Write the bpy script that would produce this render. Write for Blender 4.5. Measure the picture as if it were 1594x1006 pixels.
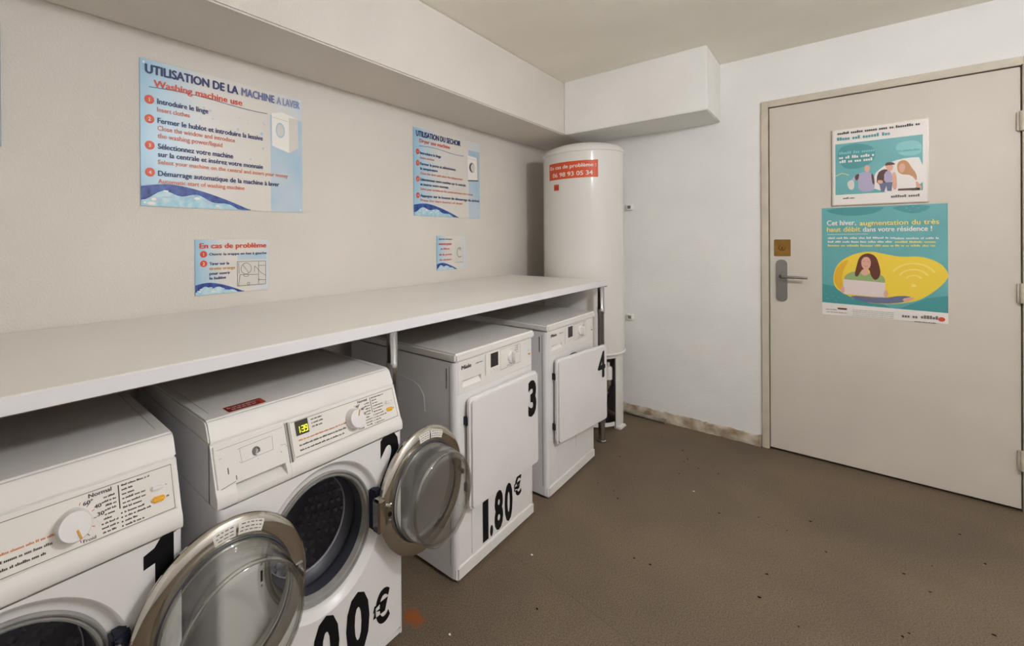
import bpy, bmesh, math, random
import numpy as np
from mathutils import Matrix, Vector

random.seed(7)
SC = bpy.context.scene
COL = SC.collection
PI = math.pi
for _o in list(bpy.data.objects):
    bpy.data.objects.remove(_o, do_unlink=True)


def s2l(c):
    return tuple(((x / 12.92) if x <= 0.04045 else ((x + 0.055) / 1.055) ** 2.4) for x in c)


def rgb(r, g, b):
    return s2l((r / 255, g / 255, b / 255))


# ------------------------------------------------------------------ camera
F_PX, CX, CY = 677.4117, 615.974, 376.631
YAW, PITCH, ROLL = -0.78641, -0.00382, -0.00814
CAM = Vector((1.68177, -3.43027, 1.2699))
Fw = Vector((math.sin(YAW) * math.cos(PITCH), math.cos(YAW) * math.cos(PITCH), math.sin(PITCH)))
Rt = Vector((math.cos(YAW), -math.sin(YAW), 0))
Up = Rt.cross(Fw)
R2 = Rt * math.cos(ROLL) + Up * math.sin(ROLL)
U2 = -Rt * math.sin(ROLL) + Up * math.cos(ROLL)
cd = bpy.data.cameras.new('camera')
cam = bpy.data.objects.new('camera', cd)
COL.objects.link(cam)
m = Matrix.Identity(4)
for i in range(3):
    m[i][0], m[i][1], m[i][2], m[i][3] = R2[i], U2[i], -Fw[i], CAM[i]
cam.matrix_world = m
cd.sensor_fit = 'HORIZONTAL'
cd.sensor_width = 36
cd.lens = F_PX / 1594 * 36
cd.shift_x = (797 - CX) / 1594
cd.shift_y = (CY - 503) / 1594
cd.clip_start = 0.02
SC.camera = cam

# ------------------------------------------------------------------ light and exposure
LAMP = Vector((2.48, -2.18, 2.37))
LAMP_DROP = 0.26
LAMP_COLOUR = (1.0, 1.0, 1.06)
LAMP_STRENGTH = 150.0
w = bpy.data.worlds.new('world')
SC.world = w
w.use_nodes = True
w.node_tree.nodes['Background'].inputs[0].default_value = (0.86, 0.93, 1.0, 1)
w.node_tree.nodes['Background'].inputs[1].default_value = 0.3
SC.view_settings.view_transform = 'Standard'
SC.view_settings.look = 'None'
SC.view_settings.gamma = 1
SC.view_settings.use_curve_mapping = False
SC.view_settings.exposure = 0.15
try:
    SC.cycles.max_bounces = 14
    SC.cycles.diffuse_bounces = 8
    SC.cycles.transmission_bounces = 12
    SC.cycles.caustics_refractive = False
except Exception:
    pass


# ------------------------------------------------------------------ materials
MATS = {}


def mat(name, col, rough=0.5, metal=0.0, spec=0.5, bump=0.0, bscale=200.0, vary=0.0, vscale=6.0, vcol=None,
        coat=0.0, emit=None, emit_s=0.0, trans=0.0, ior=1.45):
    if name in MATS:
        return MATS[name]
    mt = bpy.data.materials.new(name)
    mt.use_nodes = True
    nt = mt.node_tree
    b = nt.nodes['Principled BSDF']
    b.inputs['Base Color'].default_value = (*col, 1)
    b.inputs['Roughness'].default_value = rough
    b.inputs['Metallic'].default_value = metal
    b.inputs['Specular IOR Level'].default_value = spec
    b.inputs['Coat Weight'].default_value = coat
    b.inputs['Coat Roughness'].default_value = 0.08
    b.inputs['Transmission Weight'].default_value = trans
    b.inputs['IOR'].default_value = ior
    if emit:
        b.inputs['Emission Color'].default_value = (*emit, 1)
        b.inputs['Emission Strength'].default_value = emit_s
    tc = nt.nodes.new('ShaderNodeTexCoord')
    if vary > 0:
        n = nt.nodes.new('ShaderNodeTexNoise')
        n.inputs['Scale'].default_value = vscale
        n.inputs['Detail'].default_value = 5
        nt.links.new(tc.outputs['Object'], n.inputs['Vector'])
        cr = nt.nodes.new('ShaderNodeValToRGB')
        cr.color_ramp.elements[0].position = 0.35
        cr.color_ramp.elements[1].position = 0.68
        vc = vcol if vcol else tuple(x * (1 - vary) for x in col)
        cr.color_ramp.elements[0].color = (*vc, 1)
        cr.color_ramp.elements[1].color = (*col, 1)
        nt.links.new(n.outputs['Fac'], cr.inputs['Fac'])
        nt.links.new(cr.outputs['Color'], b.inputs['Base Color'])
    if bump > 0:
        n2 = nt.nodes.new('ShaderNodeTexNoise')
        n2.inputs['Scale'].default_value = bscale
        n2.inputs['Detail'].default_value = 3
        nt.links.new(tc.outputs['Object'], n2.inputs['Vector'])
        bp = nt.nodes.new('ShaderNodeBump')
        bp.inputs['Strength'].default_value = bump
        bp.inputs['Distance'].default_value = 0.004
        nt.links.new(n2.outputs['Fac'], bp.inputs['Height'])
        nt.links.new(bp.outputs['Normal'], b.inputs['Normal'])
    MATS[name] = mt
    return mt


def floor_material():
    mt = bpy.data.materials.new('speckled brown vinyl')
    mt.use_nodes = True
    nt = mt.node_tree
    b = nt.nodes['Principled BSDF']
    b.inputs['Roughness'].default_value = 0.55
    b.inputs['Specular IOR Level'].default_value = 0.3
    tc = nt.nodes.new('ShaderNodeTexCoord')

    def noise(scale, detail=4):
        n = nt.nodes.new('ShaderNodeTexNoise')
        n.inputs['Scale'].default_value = scale
        n.inputs['Detail'].default_value = detail
        nt.links.new(tc.outputs['Object'], n.inputs['Vector'])
        return n

    def ramp(src, p0, c0, p1, c1):
        r = nt.nodes.new('ShaderNodeValToRGB')
        r.color_ramp.elements[0].position = p0
        r.color_ramp.elements[1].position = p1
        r.color_ramp.elements[0].color = (*c0, 1)
        r.color_ramp.elements[1].color = (*c1, 1)
        nt.links.new(src.outputs['Fac'], r.inputs['Fac'])
        return r

    def mix(a, bb, fac, mode='MIX'):
        x = nt.nodes.new('ShaderNodeMix')
        x.data_type = 'RGBA'
        x.blend_type = mode
        if isinstance(fac, float):
            x.inputs[0].default_value = fac
        else:
            nt.links.new(fac, x.inputs[0])
        nt.links.new(a, x.inputs[6])
        nt.links.new(bb, x.inputs[7])
        return x.outputs[2]

    fine = ramp(noise(230, 3), 0.36, rgb(88, 76, 62), 0.66, rgb(126, 111, 92))
    big = ramp(noise(1.8, 6), 0.35, (0.80, 0.80, 0.82), 0.65, (1.06, 1.04, 1.0))
    c = mix(fine.outputs['Color'], big.outputs['Color'], 1.0, 'MULTIPLY')
    # rust-coloured stain by the second washing machine
    stain = nt.nodes.new('ShaderNodeVectorMath')
    stain.operation = 'DISTANCE'
    nz = noise(22, 4)
    off = nt.nodes.new('ShaderNodeVectorMath')
    off.operation = 'MULTIPLY_ADD'
    nt.links.new(nz.outputs['Color'], off.inputs[0])
    off.inputs[1].default_value = (0.10, 0.10, 0.0)
    nt.links.new(tc.outputs['Object'], off.inputs[2])
    sep = nt.nodes.new('ShaderNodeVectorMath')
    sep.operation = 'MULTIPLY'
    sep.inputs[1].default_value = (1.0, 1.0, 0.0)
    nt.links.new(off.outputs[0], sep.inputs[0])
    nt.links.new(sep.outputs[0], stain.inputs[0])
    stain.inputs[1].default_value = (0.735, -2.315, 0)
    mr = nt.nodes.new('ShaderNodeMapRange')
    mr.inputs['From Min'].default_value = 0.012
    mr.inputs['From Max'].default_value = 0.042
    mr.inputs['To Min'].default_value = 0.85
    mr.inputs['To Max'].default_value = 0.0
    nt.links.new(stain.outputs['Value'], mr.inputs['Value'])
    rust = nt.nodes.new('ShaderNodeRGB')
    rust.outputs[0].default_value = (*rgb(150, 78, 28), 1)
    c = mix(c, rust.outputs[0], mr.outputs['Result'])
    nt.links.new(c, b.inputs['Base Color'])
    bp = nt.nodes.new('ShaderNodeBump')
    bp.inputs['Strength'].default_value = 0.06
    bp.inputs['Distance'].default_value = 0.002
    nt.links.new(noise(380, 2).outputs['Fac'], bp.inputs['Height'])
    nt.links.new(bp.outputs['Normal'], b.inputs['Normal'])
    return mt


M_WALLW = mat('plain white paint', rgb(244, 243, 240), 0.85, spec=0.2)
M_WALL = mat('warm white stippled paint', rgb(219, 214, 206), 0.85, bump=0.55, bscale=130, vary=0.05, vscale=2.5, spec=0.2)
M_WALLB = mat('cool white stippled paint', rgb(240, 240, 237), 0.8, bump=0.5, bscale=110, vary=0.06, vscale=3, spec=0.25)
M_CEIL = mat('ceiling paint', rgb(248, 244, 232), 0.9, bump=0.55, bscale=120, vary=0.06, vscale=2, spec=0.15)
M_FLOOR = floor_material()
M_SKIRT = mat('grimy skirting', rgb(208, 199, 182), 0.7, bump=0.5, bscale=60, vary=0.7, vscale=14, vcol=rgb(140, 120, 94))
M_DOOR = mat('cream door paint', rgb(212, 204, 192), 0.45, spec=0.35, vary=0.05, vscale=4, bump=0.05, bscale=60)
M_FRAME = mat('cream frame paint', rgb(208, 199, 180), 0.45, vary=0.12, vscale=12)
M_DARK = mat('black gap', rgb(20, 18, 16), 0.9, spec=0.1)
M_WHITE = mat('white enamel', rgb(228, 226, 224), 0.28, spec=0.5, vary=0.03, vscale=5)
M_SIDE = mat('white enamel side', rgb(222, 221, 222), 0.35, spec=0.45, vary=0.05, vscale=5)
M_PLAST = mat('white plastic', rgb(226, 224, 219), 0.42, spec=0.4, vary=0.03, vscale=8)
M_PANEL = mat('printed control film', rgb(226, 222, 215), 0.5, spec=0.35)
M_LINE = mat('grey seam', rgb(120, 115, 108), 0.7)
M_GREY = mat('light grey plastic', rgb(180, 178, 172), 0.5)
M_CHROME = mat('chrome', rgb(205, 200, 192), 0.09, metal=1.0)
M_TUBE = mat('chrome tube', rgb(190, 190, 190), 0.16, metal=1.0)
M_STEEL = mat('brushed steel', rgb(150, 148, 144), 0.38, metal=1.0)
M_BRASS = mat('dull brass', rgb(160, 122, 62), 0.4, metal=0.85, vary=0.2, vscale=30)
M_GASK = mat('grey rubber', rgb(148, 146, 142), 0.55, vary=0.15, vscale=30)
M_GASKD = mat('dark rubber', rgb(58, 58, 66), 0.42)
M_DRUM = mat('drum steel', rgb(150, 148, 156), 0.4, metal=0.3)
M_NAVY = mat('dark hinge plastic', rgb(26, 29, 44), 0.35)
M_BLACK = mat('black vinyl', rgb(14, 13, 16), 0.5, spec=0.25)
def glass_material():
    mt = bpy.data.materials.new('clear glass')
    mt.use_nodes = True
    nt = mt.node_tree
    nt.nodes.remove(nt.nodes['Principled BSDF'])
    out = nt.nodes['Material Output']
    tr = nt.nodes.new('ShaderNodeBsdfTransparent')
    tr.inputs['Color'].default_value = (0.94, 0.945, 0.935, 1)
    gl = nt.nodes.new('ShaderNodeBsdfGlossy')
    gl.inputs['Roughness'].default_value = 0.03
    lw = nt.nodes.new('ShaderNodeLayerWeight')
    lw.inputs['Blend'].default_value = 0.5
    pw = nt.nodes.new('ShaderNodeMath')
    pw.operation = 'POWER'
    pw.inputs[1].default_value = 2.6
    nt.links.new(lw.outputs['Facing'], pw.inputs[0])
    ma = nt.nodes.new('ShaderNodeMath')
    ma.operation = 'MULTIPLY_ADD'
    ma.inputs[1].default_value = 0.85
    ma.inputs[2].default_value = 0.04
    nt.links.new(pw.outputs[0], ma.inputs[0])
    mx = nt.nodes.new('ShaderNodeMixShader')
    nt.links.new(ma.outputs[0], mx.inputs[0])
    nt.links.new(tr.outputs[0], mx.inputs[1])
    nt.links.new(gl.outputs[0], mx.inputs[2])
    nt.links.new(mx.outputs[0], out.inputs[0])
    return mt


M_GLASS = glass_material()


def rim_material():
    mt = M_GLASS.copy()
    mt.name = 'thick glass edge'
    nt = mt.node_tree
    for n in nt.nodes:
        if n.type == 'MATH' and n.operation == 'MULTIPLY_ADD':
            n.inputs[2].default_value = 0.22
        if n.type == 'BSDF_TRANSPARENT':
            n.inputs['Color'].default_value = (0.86, 0.86, 0.83, 1)
    return mt


M_RIM = rim_material()
M_COUNTER = mat('white laminate', rgb(234, 230, 224), 0.38, spec=0.45, vary=0.03, vscale=3)
M_UNDERDARK = mat('dark shade sheet', rgb(112, 84, 58), 0.85, vary=0.3, vscale=80)  # for the added sheet that darkens the space below the worktop
M_COUNTERE = mat('laminate edge band', rgb(228, 228, 230), 0.4)
M_HEATER = mat('white tank enamel', rgb(228, 226, 221), 0.12, spec=0.5, vary=0.03, vscale=3)
M_SEAL = mat('sealed dark gap strip', rgb(95, 88, 78), 0.8)
M_STAND = mat('dull inner sheet', rgb(178, 170, 160), 0.7, vary=0.4, vscale=10)
M_ORANGE = mat('orange sticker', rgb(214, 84, 44), 0.45)
M_RED = mat('red sticker', rgb(150, 36, 24), 0.4)
M_YELLOW = mat('yellow button', rgb(232, 172, 40), 0.4)
M_AMBER = mat('amber pointer', rgb(205, 150, 60), 0.5)
M_INK = mat('dark print', rgb(74, 69, 66), 0.6)
M_INKO = mat('orange print', rgb(205, 128, 72), 0.6)
M_WHITEP = mat('white print', rgb(238, 234, 228), 0.5)
M_DISP = mat('display window', rgb(60, 58, 50), 0.25)
M_DISPD = mat('black display', rgb(38, 34, 38), 0.25)
M_LED = mat('lit digits', rgb(200, 200, 20), 0.5, emit=(0.78, 0.80, 0.02), emit_s=1.1)
def sign_material():
    mt = bpy.data.materials.new('sign print, pale blue to cream')
    mt.use_nodes = True
    nt = mt.node_tree
    b = nt.nodes['Principled BSDF']
    b.inputs['Roughness'].default_value = 0.35
    tc = nt.nodes.new('ShaderNodeTexCoord')
    sp = nt.nodes.new('ShaderNodeSeparateXYZ')
    nt.links.new(tc.outputs['Generated'], sp.inputs[0])
    cr = nt.nodes.new('ShaderNodeValToRGB')
    el = cr.color_ramp.elements
    el[0].position, el[0].color = 0.0, (*rgb(150, 192, 216), 1)
    el[1].position, el[1].color = 1.0, (*rgb(205, 214, 220), 1)
    for p_, c_ in ((0.14, rgb(180, 206, 220)), (0.34, rgb(216, 214, 210)), (0.7, rgb(220, 215, 206))):
        e = el.new(p_)
        e.color = (*c_, 1)
    nt.links.new(sp.outputs['Y'], cr.inputs['Fac'])
    nt.links.new(cr.outputs['Color'], b.inputs['Base Color'])
    return mt


M_SPLATE = sign_material()
M_SEDGE = mat('sign aluminium edge', rgb(150, 160, 165), 0.4, metal=0.4)
M_NAVYINK = mat('navy print', rgb(34, 52, 104), 0.45)
M_REDINK = mat('red orange print', rgb(208, 74, 46), 0.45)
M_NAVYGLARE = mat('navy print under glare', rgb(104, 114, 158), 0.45)  # navy title ink with the glare painted into its colour
M_NAVYGLARE2 = mat('navy print under strong glare', rgb(140, 150, 186), 0.45)  # same ink, stronger glare painted into the colour
M_ORTEXT = mat('orange text print', rgb(214, 112, 74), 0.45)
M_WAVE1 = mat('wave navy', rgb(30, 40, 112), 0.4, vary=0.5, vscale=45, vcol=rgb(60, 96, 170))
M_WAVE2 = mat('wave light blue', rgb(120, 186, 214), 0.4, vary=0.5, vscale=26, vcol=rgb(196, 222, 230))
M_PALE = mat('pale print', rgb(214, 210, 202), 0.45)
M_BAND = mat('band blue print', rgb(164, 196, 216), 0.4, vary=0.25, vscale=6, vcol=rgb(190, 205, 216))
M_TEAL = mat('teal print', rgb(104, 176, 178), 0.4, vary=0.12, vscale=8)
M_TEALD = mat('deep teal print', rgb(70, 148, 150), 0.4)
M_TEALL = mat('light teal print', rgb(126, 192, 194), 0.4)
M_SUN = mat('yellow print', rgb(240, 208, 64), 0.45)
M_SUND = mat('amber print', rgb(228, 178, 44), 0.45)
M_SUNL = mat('pale yellow print', rgb(246, 224, 120), 0.45)
M_SKIN = mat('skin print', rgb(222, 170, 148), 0.5)
M_HAIR = mat('auburn print', rgb(98, 48, 32), 0.5)
M_BLOND = mat('blond print', rgb(196, 146, 100), 0.5)
M_LILAC = mat('lilac print', rgb(176, 168, 196), 0.5)
M_BROWN = mat('brown print', rgb(84, 54, 48), 0.5)
M_JEANS = mat('denim print', rgb(104, 110, 140), 0.5)
M_GREENT = mat('green print', rgb(150, 176, 116), 0.5)
M_PAPER = mat('poster paper', rgb(232, 226, 220), 0.4)
M_LAPTOP = mat('laptop print', rgb(226, 210, 206), 0.5)
M_ACRYL = mat('acrylic holder edge', rgb(214, 206, 190), 0.25)
M_VALVE = mat('valve red brown', rgb(90, 42, 30), 0.5)
M_COPPER = mat('painted pipe', rgb(160, 152, 140), 0.5, vary=0.4, vscale=20)
M_LAMPB = mat('lamp base', rgb(220, 216, 208), 0.5)
M_LAMP = mat('lamp diffuser', rgb(240, 236, 228), 0.4, emit=LAMP_COLOUR, emit_s=LAMP_STRENGTH)  # title pales rightwards: glare put into the ink colour


# ------------------------------------------------------------------ mesh helpers
def frame(o, u, v):
    """matrix: local x -> u, local y -> v, local z -> u x v, origin o"""
    u = Vector(u).normalized()
    v = Vector(v).normalized()
    n = u.cross(v)
    M = Matrix.Identity(4)
    for i in range(3):
        M[i][0], M[i][1], M[i][2], M[i][3] = u[i], v[i], n[i], o[i]
    return M


TXT = {}


def text_mesh(s, bold):
    key = (s, bold)
    if key in TXT:
        return TXT[key]
    cu = bpy.data.curves.new('t', 'FONT')
    cu.body = s
    cu.size = 1
    cu.offset = bold
    cu.resolution_u = 3
    ob = bpy.data.objects.new('t', cu)
    COL.objects.link(ob)
    dg = bpy.context.evaluated_depsgraph_get()
    me = ob.evaluated_get(dg).to_mesh()
    vs = [(v.co.x, v.co.y) for v in me.vertices]
    fs = [tuple(p.vertices) for p in me.polygons]
    ob.evaluated_get(dg).to_mesh_clear()
    bpy.data.objects.remove(ob, do_unlink=True)
    bpy.data.curves.remove(cu)
    TXT[key] = (vs, fs)
    return TXT[key]


class MB:
    def __init__(self):
        self.bm = bmesh.new()
        self.M = Matrix.Identity(4)
        self.mats = []

    def mi(self, mt):
        if mt not in self.mats:
            self.mats.append(mt)
        return self.mats.index(mt)

    def merge(self, t, mt, flip=False):
        k = self.mi(mt)
        for f in t.faces:
            f.material_index = k
        bmesh.ops.transform(t, matrix=self.M, verts=t.verts)
        if self.M.determinant() < 0 or flip:
            bmesh.ops.reverse_faces(t, faces=t.faces)
        me = bpy.data.meshes.new('tmp')
        t.to_mesh(me)
        t.free()
        self.bm.from_mesh(me)
        bpy.data.meshes.remove(me)
        return self

    def box(self, lo, hi, mt, bev=0.0, seg=2):
        t = bmesh.new()
        bmesh.ops.create_cube(t, size=1)
        c = [(a + b) / 2 for a, b in zip(lo, hi)]
        s = [abs(b - a) for a, b in zip(lo, hi)]
        for v in t.verts:
            v.co = Vector((c[i] + v.co[i] * s[i] for i in range(3)))
        if bev > 0:
            bmesh.ops.bevel(t, geom=t.edges[:], offset=min(bev, min(s) * 0.45), segments=seg, affect='EDGES')
        return self.merge(t, mt)

    def prism(self, prof, axis, a0, a1, mt, bev=0.0, seg=2):
        """profile of 2-D points in the two other axes (cyclic order), extruded along axis"""
        t = bmesh.new()

        def P(p, a):
            if axis == 'y':
                return (p[0], a, p[1])
            if axis == 'x':
                return (a, p[0], p[1])
            return (p[0], p[1], a)
        A = [t.verts.new(P(p, a0)) for p in prof]
        B = [t.verts.new(P(p, a1)) for p in prof]
        t.faces.new(A)
        t.faces.new(B[::-1])
        n = len(prof)
        for i in range(n):
            t.faces.new((A[i], B[i], B[(i + 1) % n], A[(i + 1) % n]))
        bmesh.ops.recalc_face_normals(t, faces=t.faces)
        if bev > 0:
            es = [e for e in t.edges if e.calc_face_angle(0) > 0.5]
            bmesh.ops.bevel(t, geom=es, offset=bev, segments=seg, affect='EDGES')
        return self.merge(t, mt)

    def lathe(self, prof, mt, o=(0, 0, 0), axis='z', n=48, a0=0.0, a1=2 * PI, closed=True):
        """profile of (radius, height) about an axis through o"""
        t = bmesh.new()
        full = abs(a1 - a0 - 2 * PI) < 1e-6
        k = n if full else n + 1
        rings = []
        for i in range(k):
            a = a0 + (a1 - a0) * i / n
            c, s = math.cos(a), math.sin(a)
            row = []
            for r, h in prof:
                if axis == 'z':
                    p = (o[0] + r * c, o[1] + r * s, o[2] + h)
                elif axis == 'x':
                    p = (o[0] + h, o[1] + r * c, o[2] + r * s)
                else:
                    p = (o[0] + r * s, o[1] + h, o[2] + r * c)
                row.append(t.verts.new(p))
            rings.append(row)
        for i in range(n):
            A, B = rings[i], rings[(i + 1) % k]
            for j in range(len(prof) - 1):
                try:
                    t.faces.new((A[j], B[j], B[j + 1], A[j + 1]))
                except ValueError:
                    pass
        bmesh.ops.remove_doubles(t, verts=t.verts, dist=1e-6)
        bmesh.ops.recalc_face_normals(t, faces=t.faces)
        return self.merge(t, mt)

    def tube(self, pts, r, mt, n=12):
        t = bmesh.new()
        pts = [Vector(p) for p in pts]
        rings = []
        for i, p in enumerate(pts):
            d = (pts[min(i + 1, len(pts) - 1)] - pts[max(i - 1, 0)]).normalized()
            a = Vector((0, 0, 1)) if abs(d.z) < 0.9 else Vector((1, 0, 0))
            u = d.cross(a).normalized()
            v = d.cross(u)
            rr = r[i] if isinstance(r, (list, tuple)) else r
            rings.append([t.verts.new(p + (u * math.cos(2 * PI * k / n) + v * math.sin(2 * PI * k / n)) * rr) for k in range(n)])
        for A, B in zip(rings[:-1], rings[1:]):
            for k in range(n):
                t.faces.new((A[k], A[(k + 1) % n], B[(k + 1) % n], B[k]))
        t.faces.new(rings[0][::-1])
        t.faces.new(rings[-1])
        bmesh.ops.recalc_face_normals(t, faces=t.faces)
        return self.merge(t, mt)

    def face(self, pts, mt):
        t = bmesh.new()
        t.faces.new([t.verts.new(p) for p in pts])
        if len(pts) > 4:
            t.normal_update()
            bmesh.ops.triangulate(t, faces=t.faces, ngon_method='EAR_CLIP')
        return self.merge(t, mt)

    def quads(self, verts, faces, mt):
        t = bmesh.new()
        vs = [t.verts.new(v) for v in verts]
        for f in faces:
            t.faces.new([vs[i] for i in f])
        return self.merge(t, mt)

    # flat print in the local xy plane of self.M, layer lifts it off the surface
    def flat(self, pts, mt, lay=1):
        z = lay * 0.0003
        a = sum(pts[i][0] * pts[(i + 1) % len(pts)][1] - pts[(i + 1) % len(pts)][0] * pts[i][1] for i in range(len(pts)))
        if a < 0:
            pts = pts[::-1]
        return self.face([(p[0], p[1], z) for p in pts], mt)

    def rect(self, x0, y0, x1, y1, mt, lay=1):
        return self.flat([(x0, y0), (x1, y0), (x1, y1), (x0, y1)], mt, lay)

    def disc(self, x, y, rx, ry, mt, lay=1, n=24):
        return self.flat([(x + rx * math.cos(2 * PI * i / n), y + ry * math.sin(2 * PI * i / n)) for i in range(n)], mt, lay)

    def line(self, pts, wd, mt, lay=1):
        for (x0, y0), (x1, y1) in zip(pts[:-1], pts[1:]):
            L = math.hypot(x1 - x0, y1 - y0) or 1
            nx, ny = -(y1 - y0) / L * wd / 2, (x1 - x0) / L * wd / 2
            self.flat([(x0 - nx, y0 - ny), (x1 - nx, y1 - ny), (x1 + nx, y1 + ny), (x0 + nx, y0 + ny)], mt, lay)
        return self

    def text(self, s, x, y, cap, mt, width=None, bold=0.0, lay=2, anchor='l', warp=None, off=False):
        """off=True swells the outlines (big decals); otherwise bold print is struck several times, slightly shifted"""
        vs, fs = text_mesh(s, bold if off else 0.0)
        xs = [v[0] for v in vs]
        x0, x1 = min(xs), max(xs)
        ky = cap / 0.73
        pad = 0 if off else bold
        kx = (width / (x1 - x0 + 2 * pad)) if width else ky
        W = kx * (x1 - x0 + 2 * pad)
        ox = x if anchor == 'l' else (x - W / 2 if anchor == 'c' else x - W)
        ox += pad * kx
        t = bmesh.new()
        z = lay * 0.0003
        shifts = [(0, 0)] if off or bold <= 0 else [(-bold, 0), (bold, 0), (0, -bold * .6), (0, bold * .6)]
        for q, (dx, dy) in enumerate(shifts):
            zq = z + q * .00005
            bv = []
            for v in vs:
                px, py = ox + (v[0] - x0 + dx) * kx, y + (v[1] + dy) * ky
                bv.append(t.verts.new(warp(px, py, zq) if warp else (px, py, zq)))
            for f in fs:
                try:
                    t.faces.new([bv[i] for i in f])
                except ValueError:
                    pass
        return self.merge(t, mt)

    def greek(self, x, y, width, h, mt, lay=2, seed=0):
        """a line of print too small to read: word-like runs of small strokes"""
        rnd = random.Random(seed)
        cx = x
        h = h * 0.86
        while cx < x + width - h * 0.5:
            n = rnd.randint(2, 8)
            for _ in range(n):
                if cx > x + width:
                    break
                hh = h * rnd.choice((0.68, 0.68, 0.72, 1.0))
                self.rect(cx, y, cx + h * 0.42, y + hh, mt, lay)
                cx += h * 0.55
            cx += h * 0.5
        return self

    def build(self, name, parent=None, smooth=True, loc=None, angle=0.6, kind=None):
        me = bpy.data.meshes.new(name)
        self.bm.to_mesh(me)
        self.bm.free()
        for mt in self.mats:
            me.materials.append(mt)
        if smooth:
            for p in me.polygons:
                p.use_smooth = True
            me.set_sharp_from_angle(angle=angle)
        ob = bpy.data.objects.new(name, me)
        COL.objects.link(ob)
        if parent:
            ob.parent = parent
        if loc:
            ob.location = loc
        if kind:
            ob['kind'] = kind
        return ob


def thing(name, label, cat, loc, group=None):
    o = bpy.data.objects.new(name, None)
    o.empty_display_size = 0.1
    COL.objects.link(o)
    o.location = loc
    o['label'] = label
    o['category'] = cat
    if group:
        o['group'] = group
    return o


def struct_root(name, loc=(0, 0, 0)):
    o = bpy.data.objects.new(name, None)
    COL.objects.link(o)
    o.location = loc
    o['kind'] = 'structure'
    return o


def homography(src, W, H):
    """picture corners TL, TR, BR, BL -> sign plane (0..W, 0..H), y up"""
    dst = [(0, H), (W, H), (W, 0), (0, 0)]
    A, bb = [], []
    for (x, y), (u, v) in zip(src, dst):
        A.append([x, y, 1, 0, 0, 0, -u * x, -u * y]); bb.append(u)
        A.append([0, 0, 0, x, y, 1, -v * x, -v * y]); bb.append(v)
    h = np.linalg.solve(np.array(A, float), np.array(bb, float))

    def f(p):
        d = h[6] * p[0] + h[7] * p[1] + 1
        return ((h[0] * p[0] + h[1] * p[1] + h[2]) / d, (h[3] * p[0] + h[4] * p[1] + h[5]) / d)
    return f


def smooth_poly(pts, k=3):
    """Chaikin corner cutting of a closed outline"""
    for _ in range(k):
        q = []
        for i in range(len(pts)):
            a, b = pts[i], pts[(i + 1) % len(pts)]
            q.append((a[0] * .75 + b[0] * .25, a[1] * .75 + b[1] * .25))
            q.append((a[0] * .25 + b[0] * .75, a[1] * .25 + b[1] * .75))
        pts = q
    return pts


# ------------------------------------------------------------------ the room
H = 2.37
XR, YF = 3.6, -4.7
fl = MB().box((-0.1, YF - .1, -0.1), (XR + .1, 0.1, 0.0), M_FLOOR).build('floor', smooth=False, kind='structure')
# seam between two sheets of vinyl
MB().prism([(0.70, -1.866), (0.945, -1.888), (1.6, -2.03), (2.6, -2.25), (2.6, -2.253), (1.6, -2.033), (0.945, -1.891), (0.70, -1.869)],
           'z', 0.0, 0.0006, M_SEAL).build('sheet_seam', fl, smooth=False)
MB().box((-0.1, YF - .1, H), (XR + .1, 0.1, H + 0.1), M_CEIL).build('ceiling', smooth=False, kind='structure')
MB().box((-0.1, YF - .1, 0), (0.0, 0.1, H), M_WALL).build('wall_left', smooth=False, kind='structure')
DL, DR, DT = 1.419, 2.293, 2.04          # door leaf
wb = MB()
wb.box((0, 0, 0), (DL - .012, 0.1, H), M_WALLB)
wb.box((DR + .012, 0, 0), (XR, 0.1, H), M_WALLB)
wb.box((DL - .012, 0, DT + .012), (DR + .012, 0.1, H), M_WALLB)
wb.build('wall_back', smooth=False, kind='structure')
MB().box((XR, YF - .1, 0), (XR + .1, 0.1, H), M_WALLW).build('wall_right', smooth=False, kind='structure')
MB().box((-0.1, YF - .1, 0), (XR + .1, YF, H), M_WALLW).build('wall_front', smooth=False, kind='structure')
# boxed-in beams under the ceiling
MB().box((0, YF, 2.002), (0.352, 0, H), M_WALL, 0.006).build('trim_1', kind='structure')
MB().box((0.352, -0.417, 2.002), (1.183, 0, H), M_WALLB, 0.005).build('trim_2', kind='structure')

# skirting on the back wall: crumbling plaster band, uneven top
sk = MB()
rnd = random.Random(3)
N = 48
xs = [0.50 + (1.376 - 0.50) * i / N for i in range(N + 1)]
V, Fc = [], []
for x in xs:
    t0 = 0.062 + rnd.uniform(-.007, .006)
    d = 0.012 + rnd.uniform(-.003, .004)
    V += [(x, -d - .003, 0), (x, -d, t0 * .75), (x, -d * .5, t0), (x, 0.0, t0 + .004)]
for i in range(N):
    for j in range(3):
        a = i * 4 + j
        Fc.append((a, a + 4, a + 5, a + 1))
sk.quads(V, Fc, M_SKIRT)
sk.build('baseboard_back', kind='structure')
MB().box((DR + .05, -0.012, 0), (XR, 0, 0.065), M_SKIRT, .003).build('baseboard_back_far', kind='structure')

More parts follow.
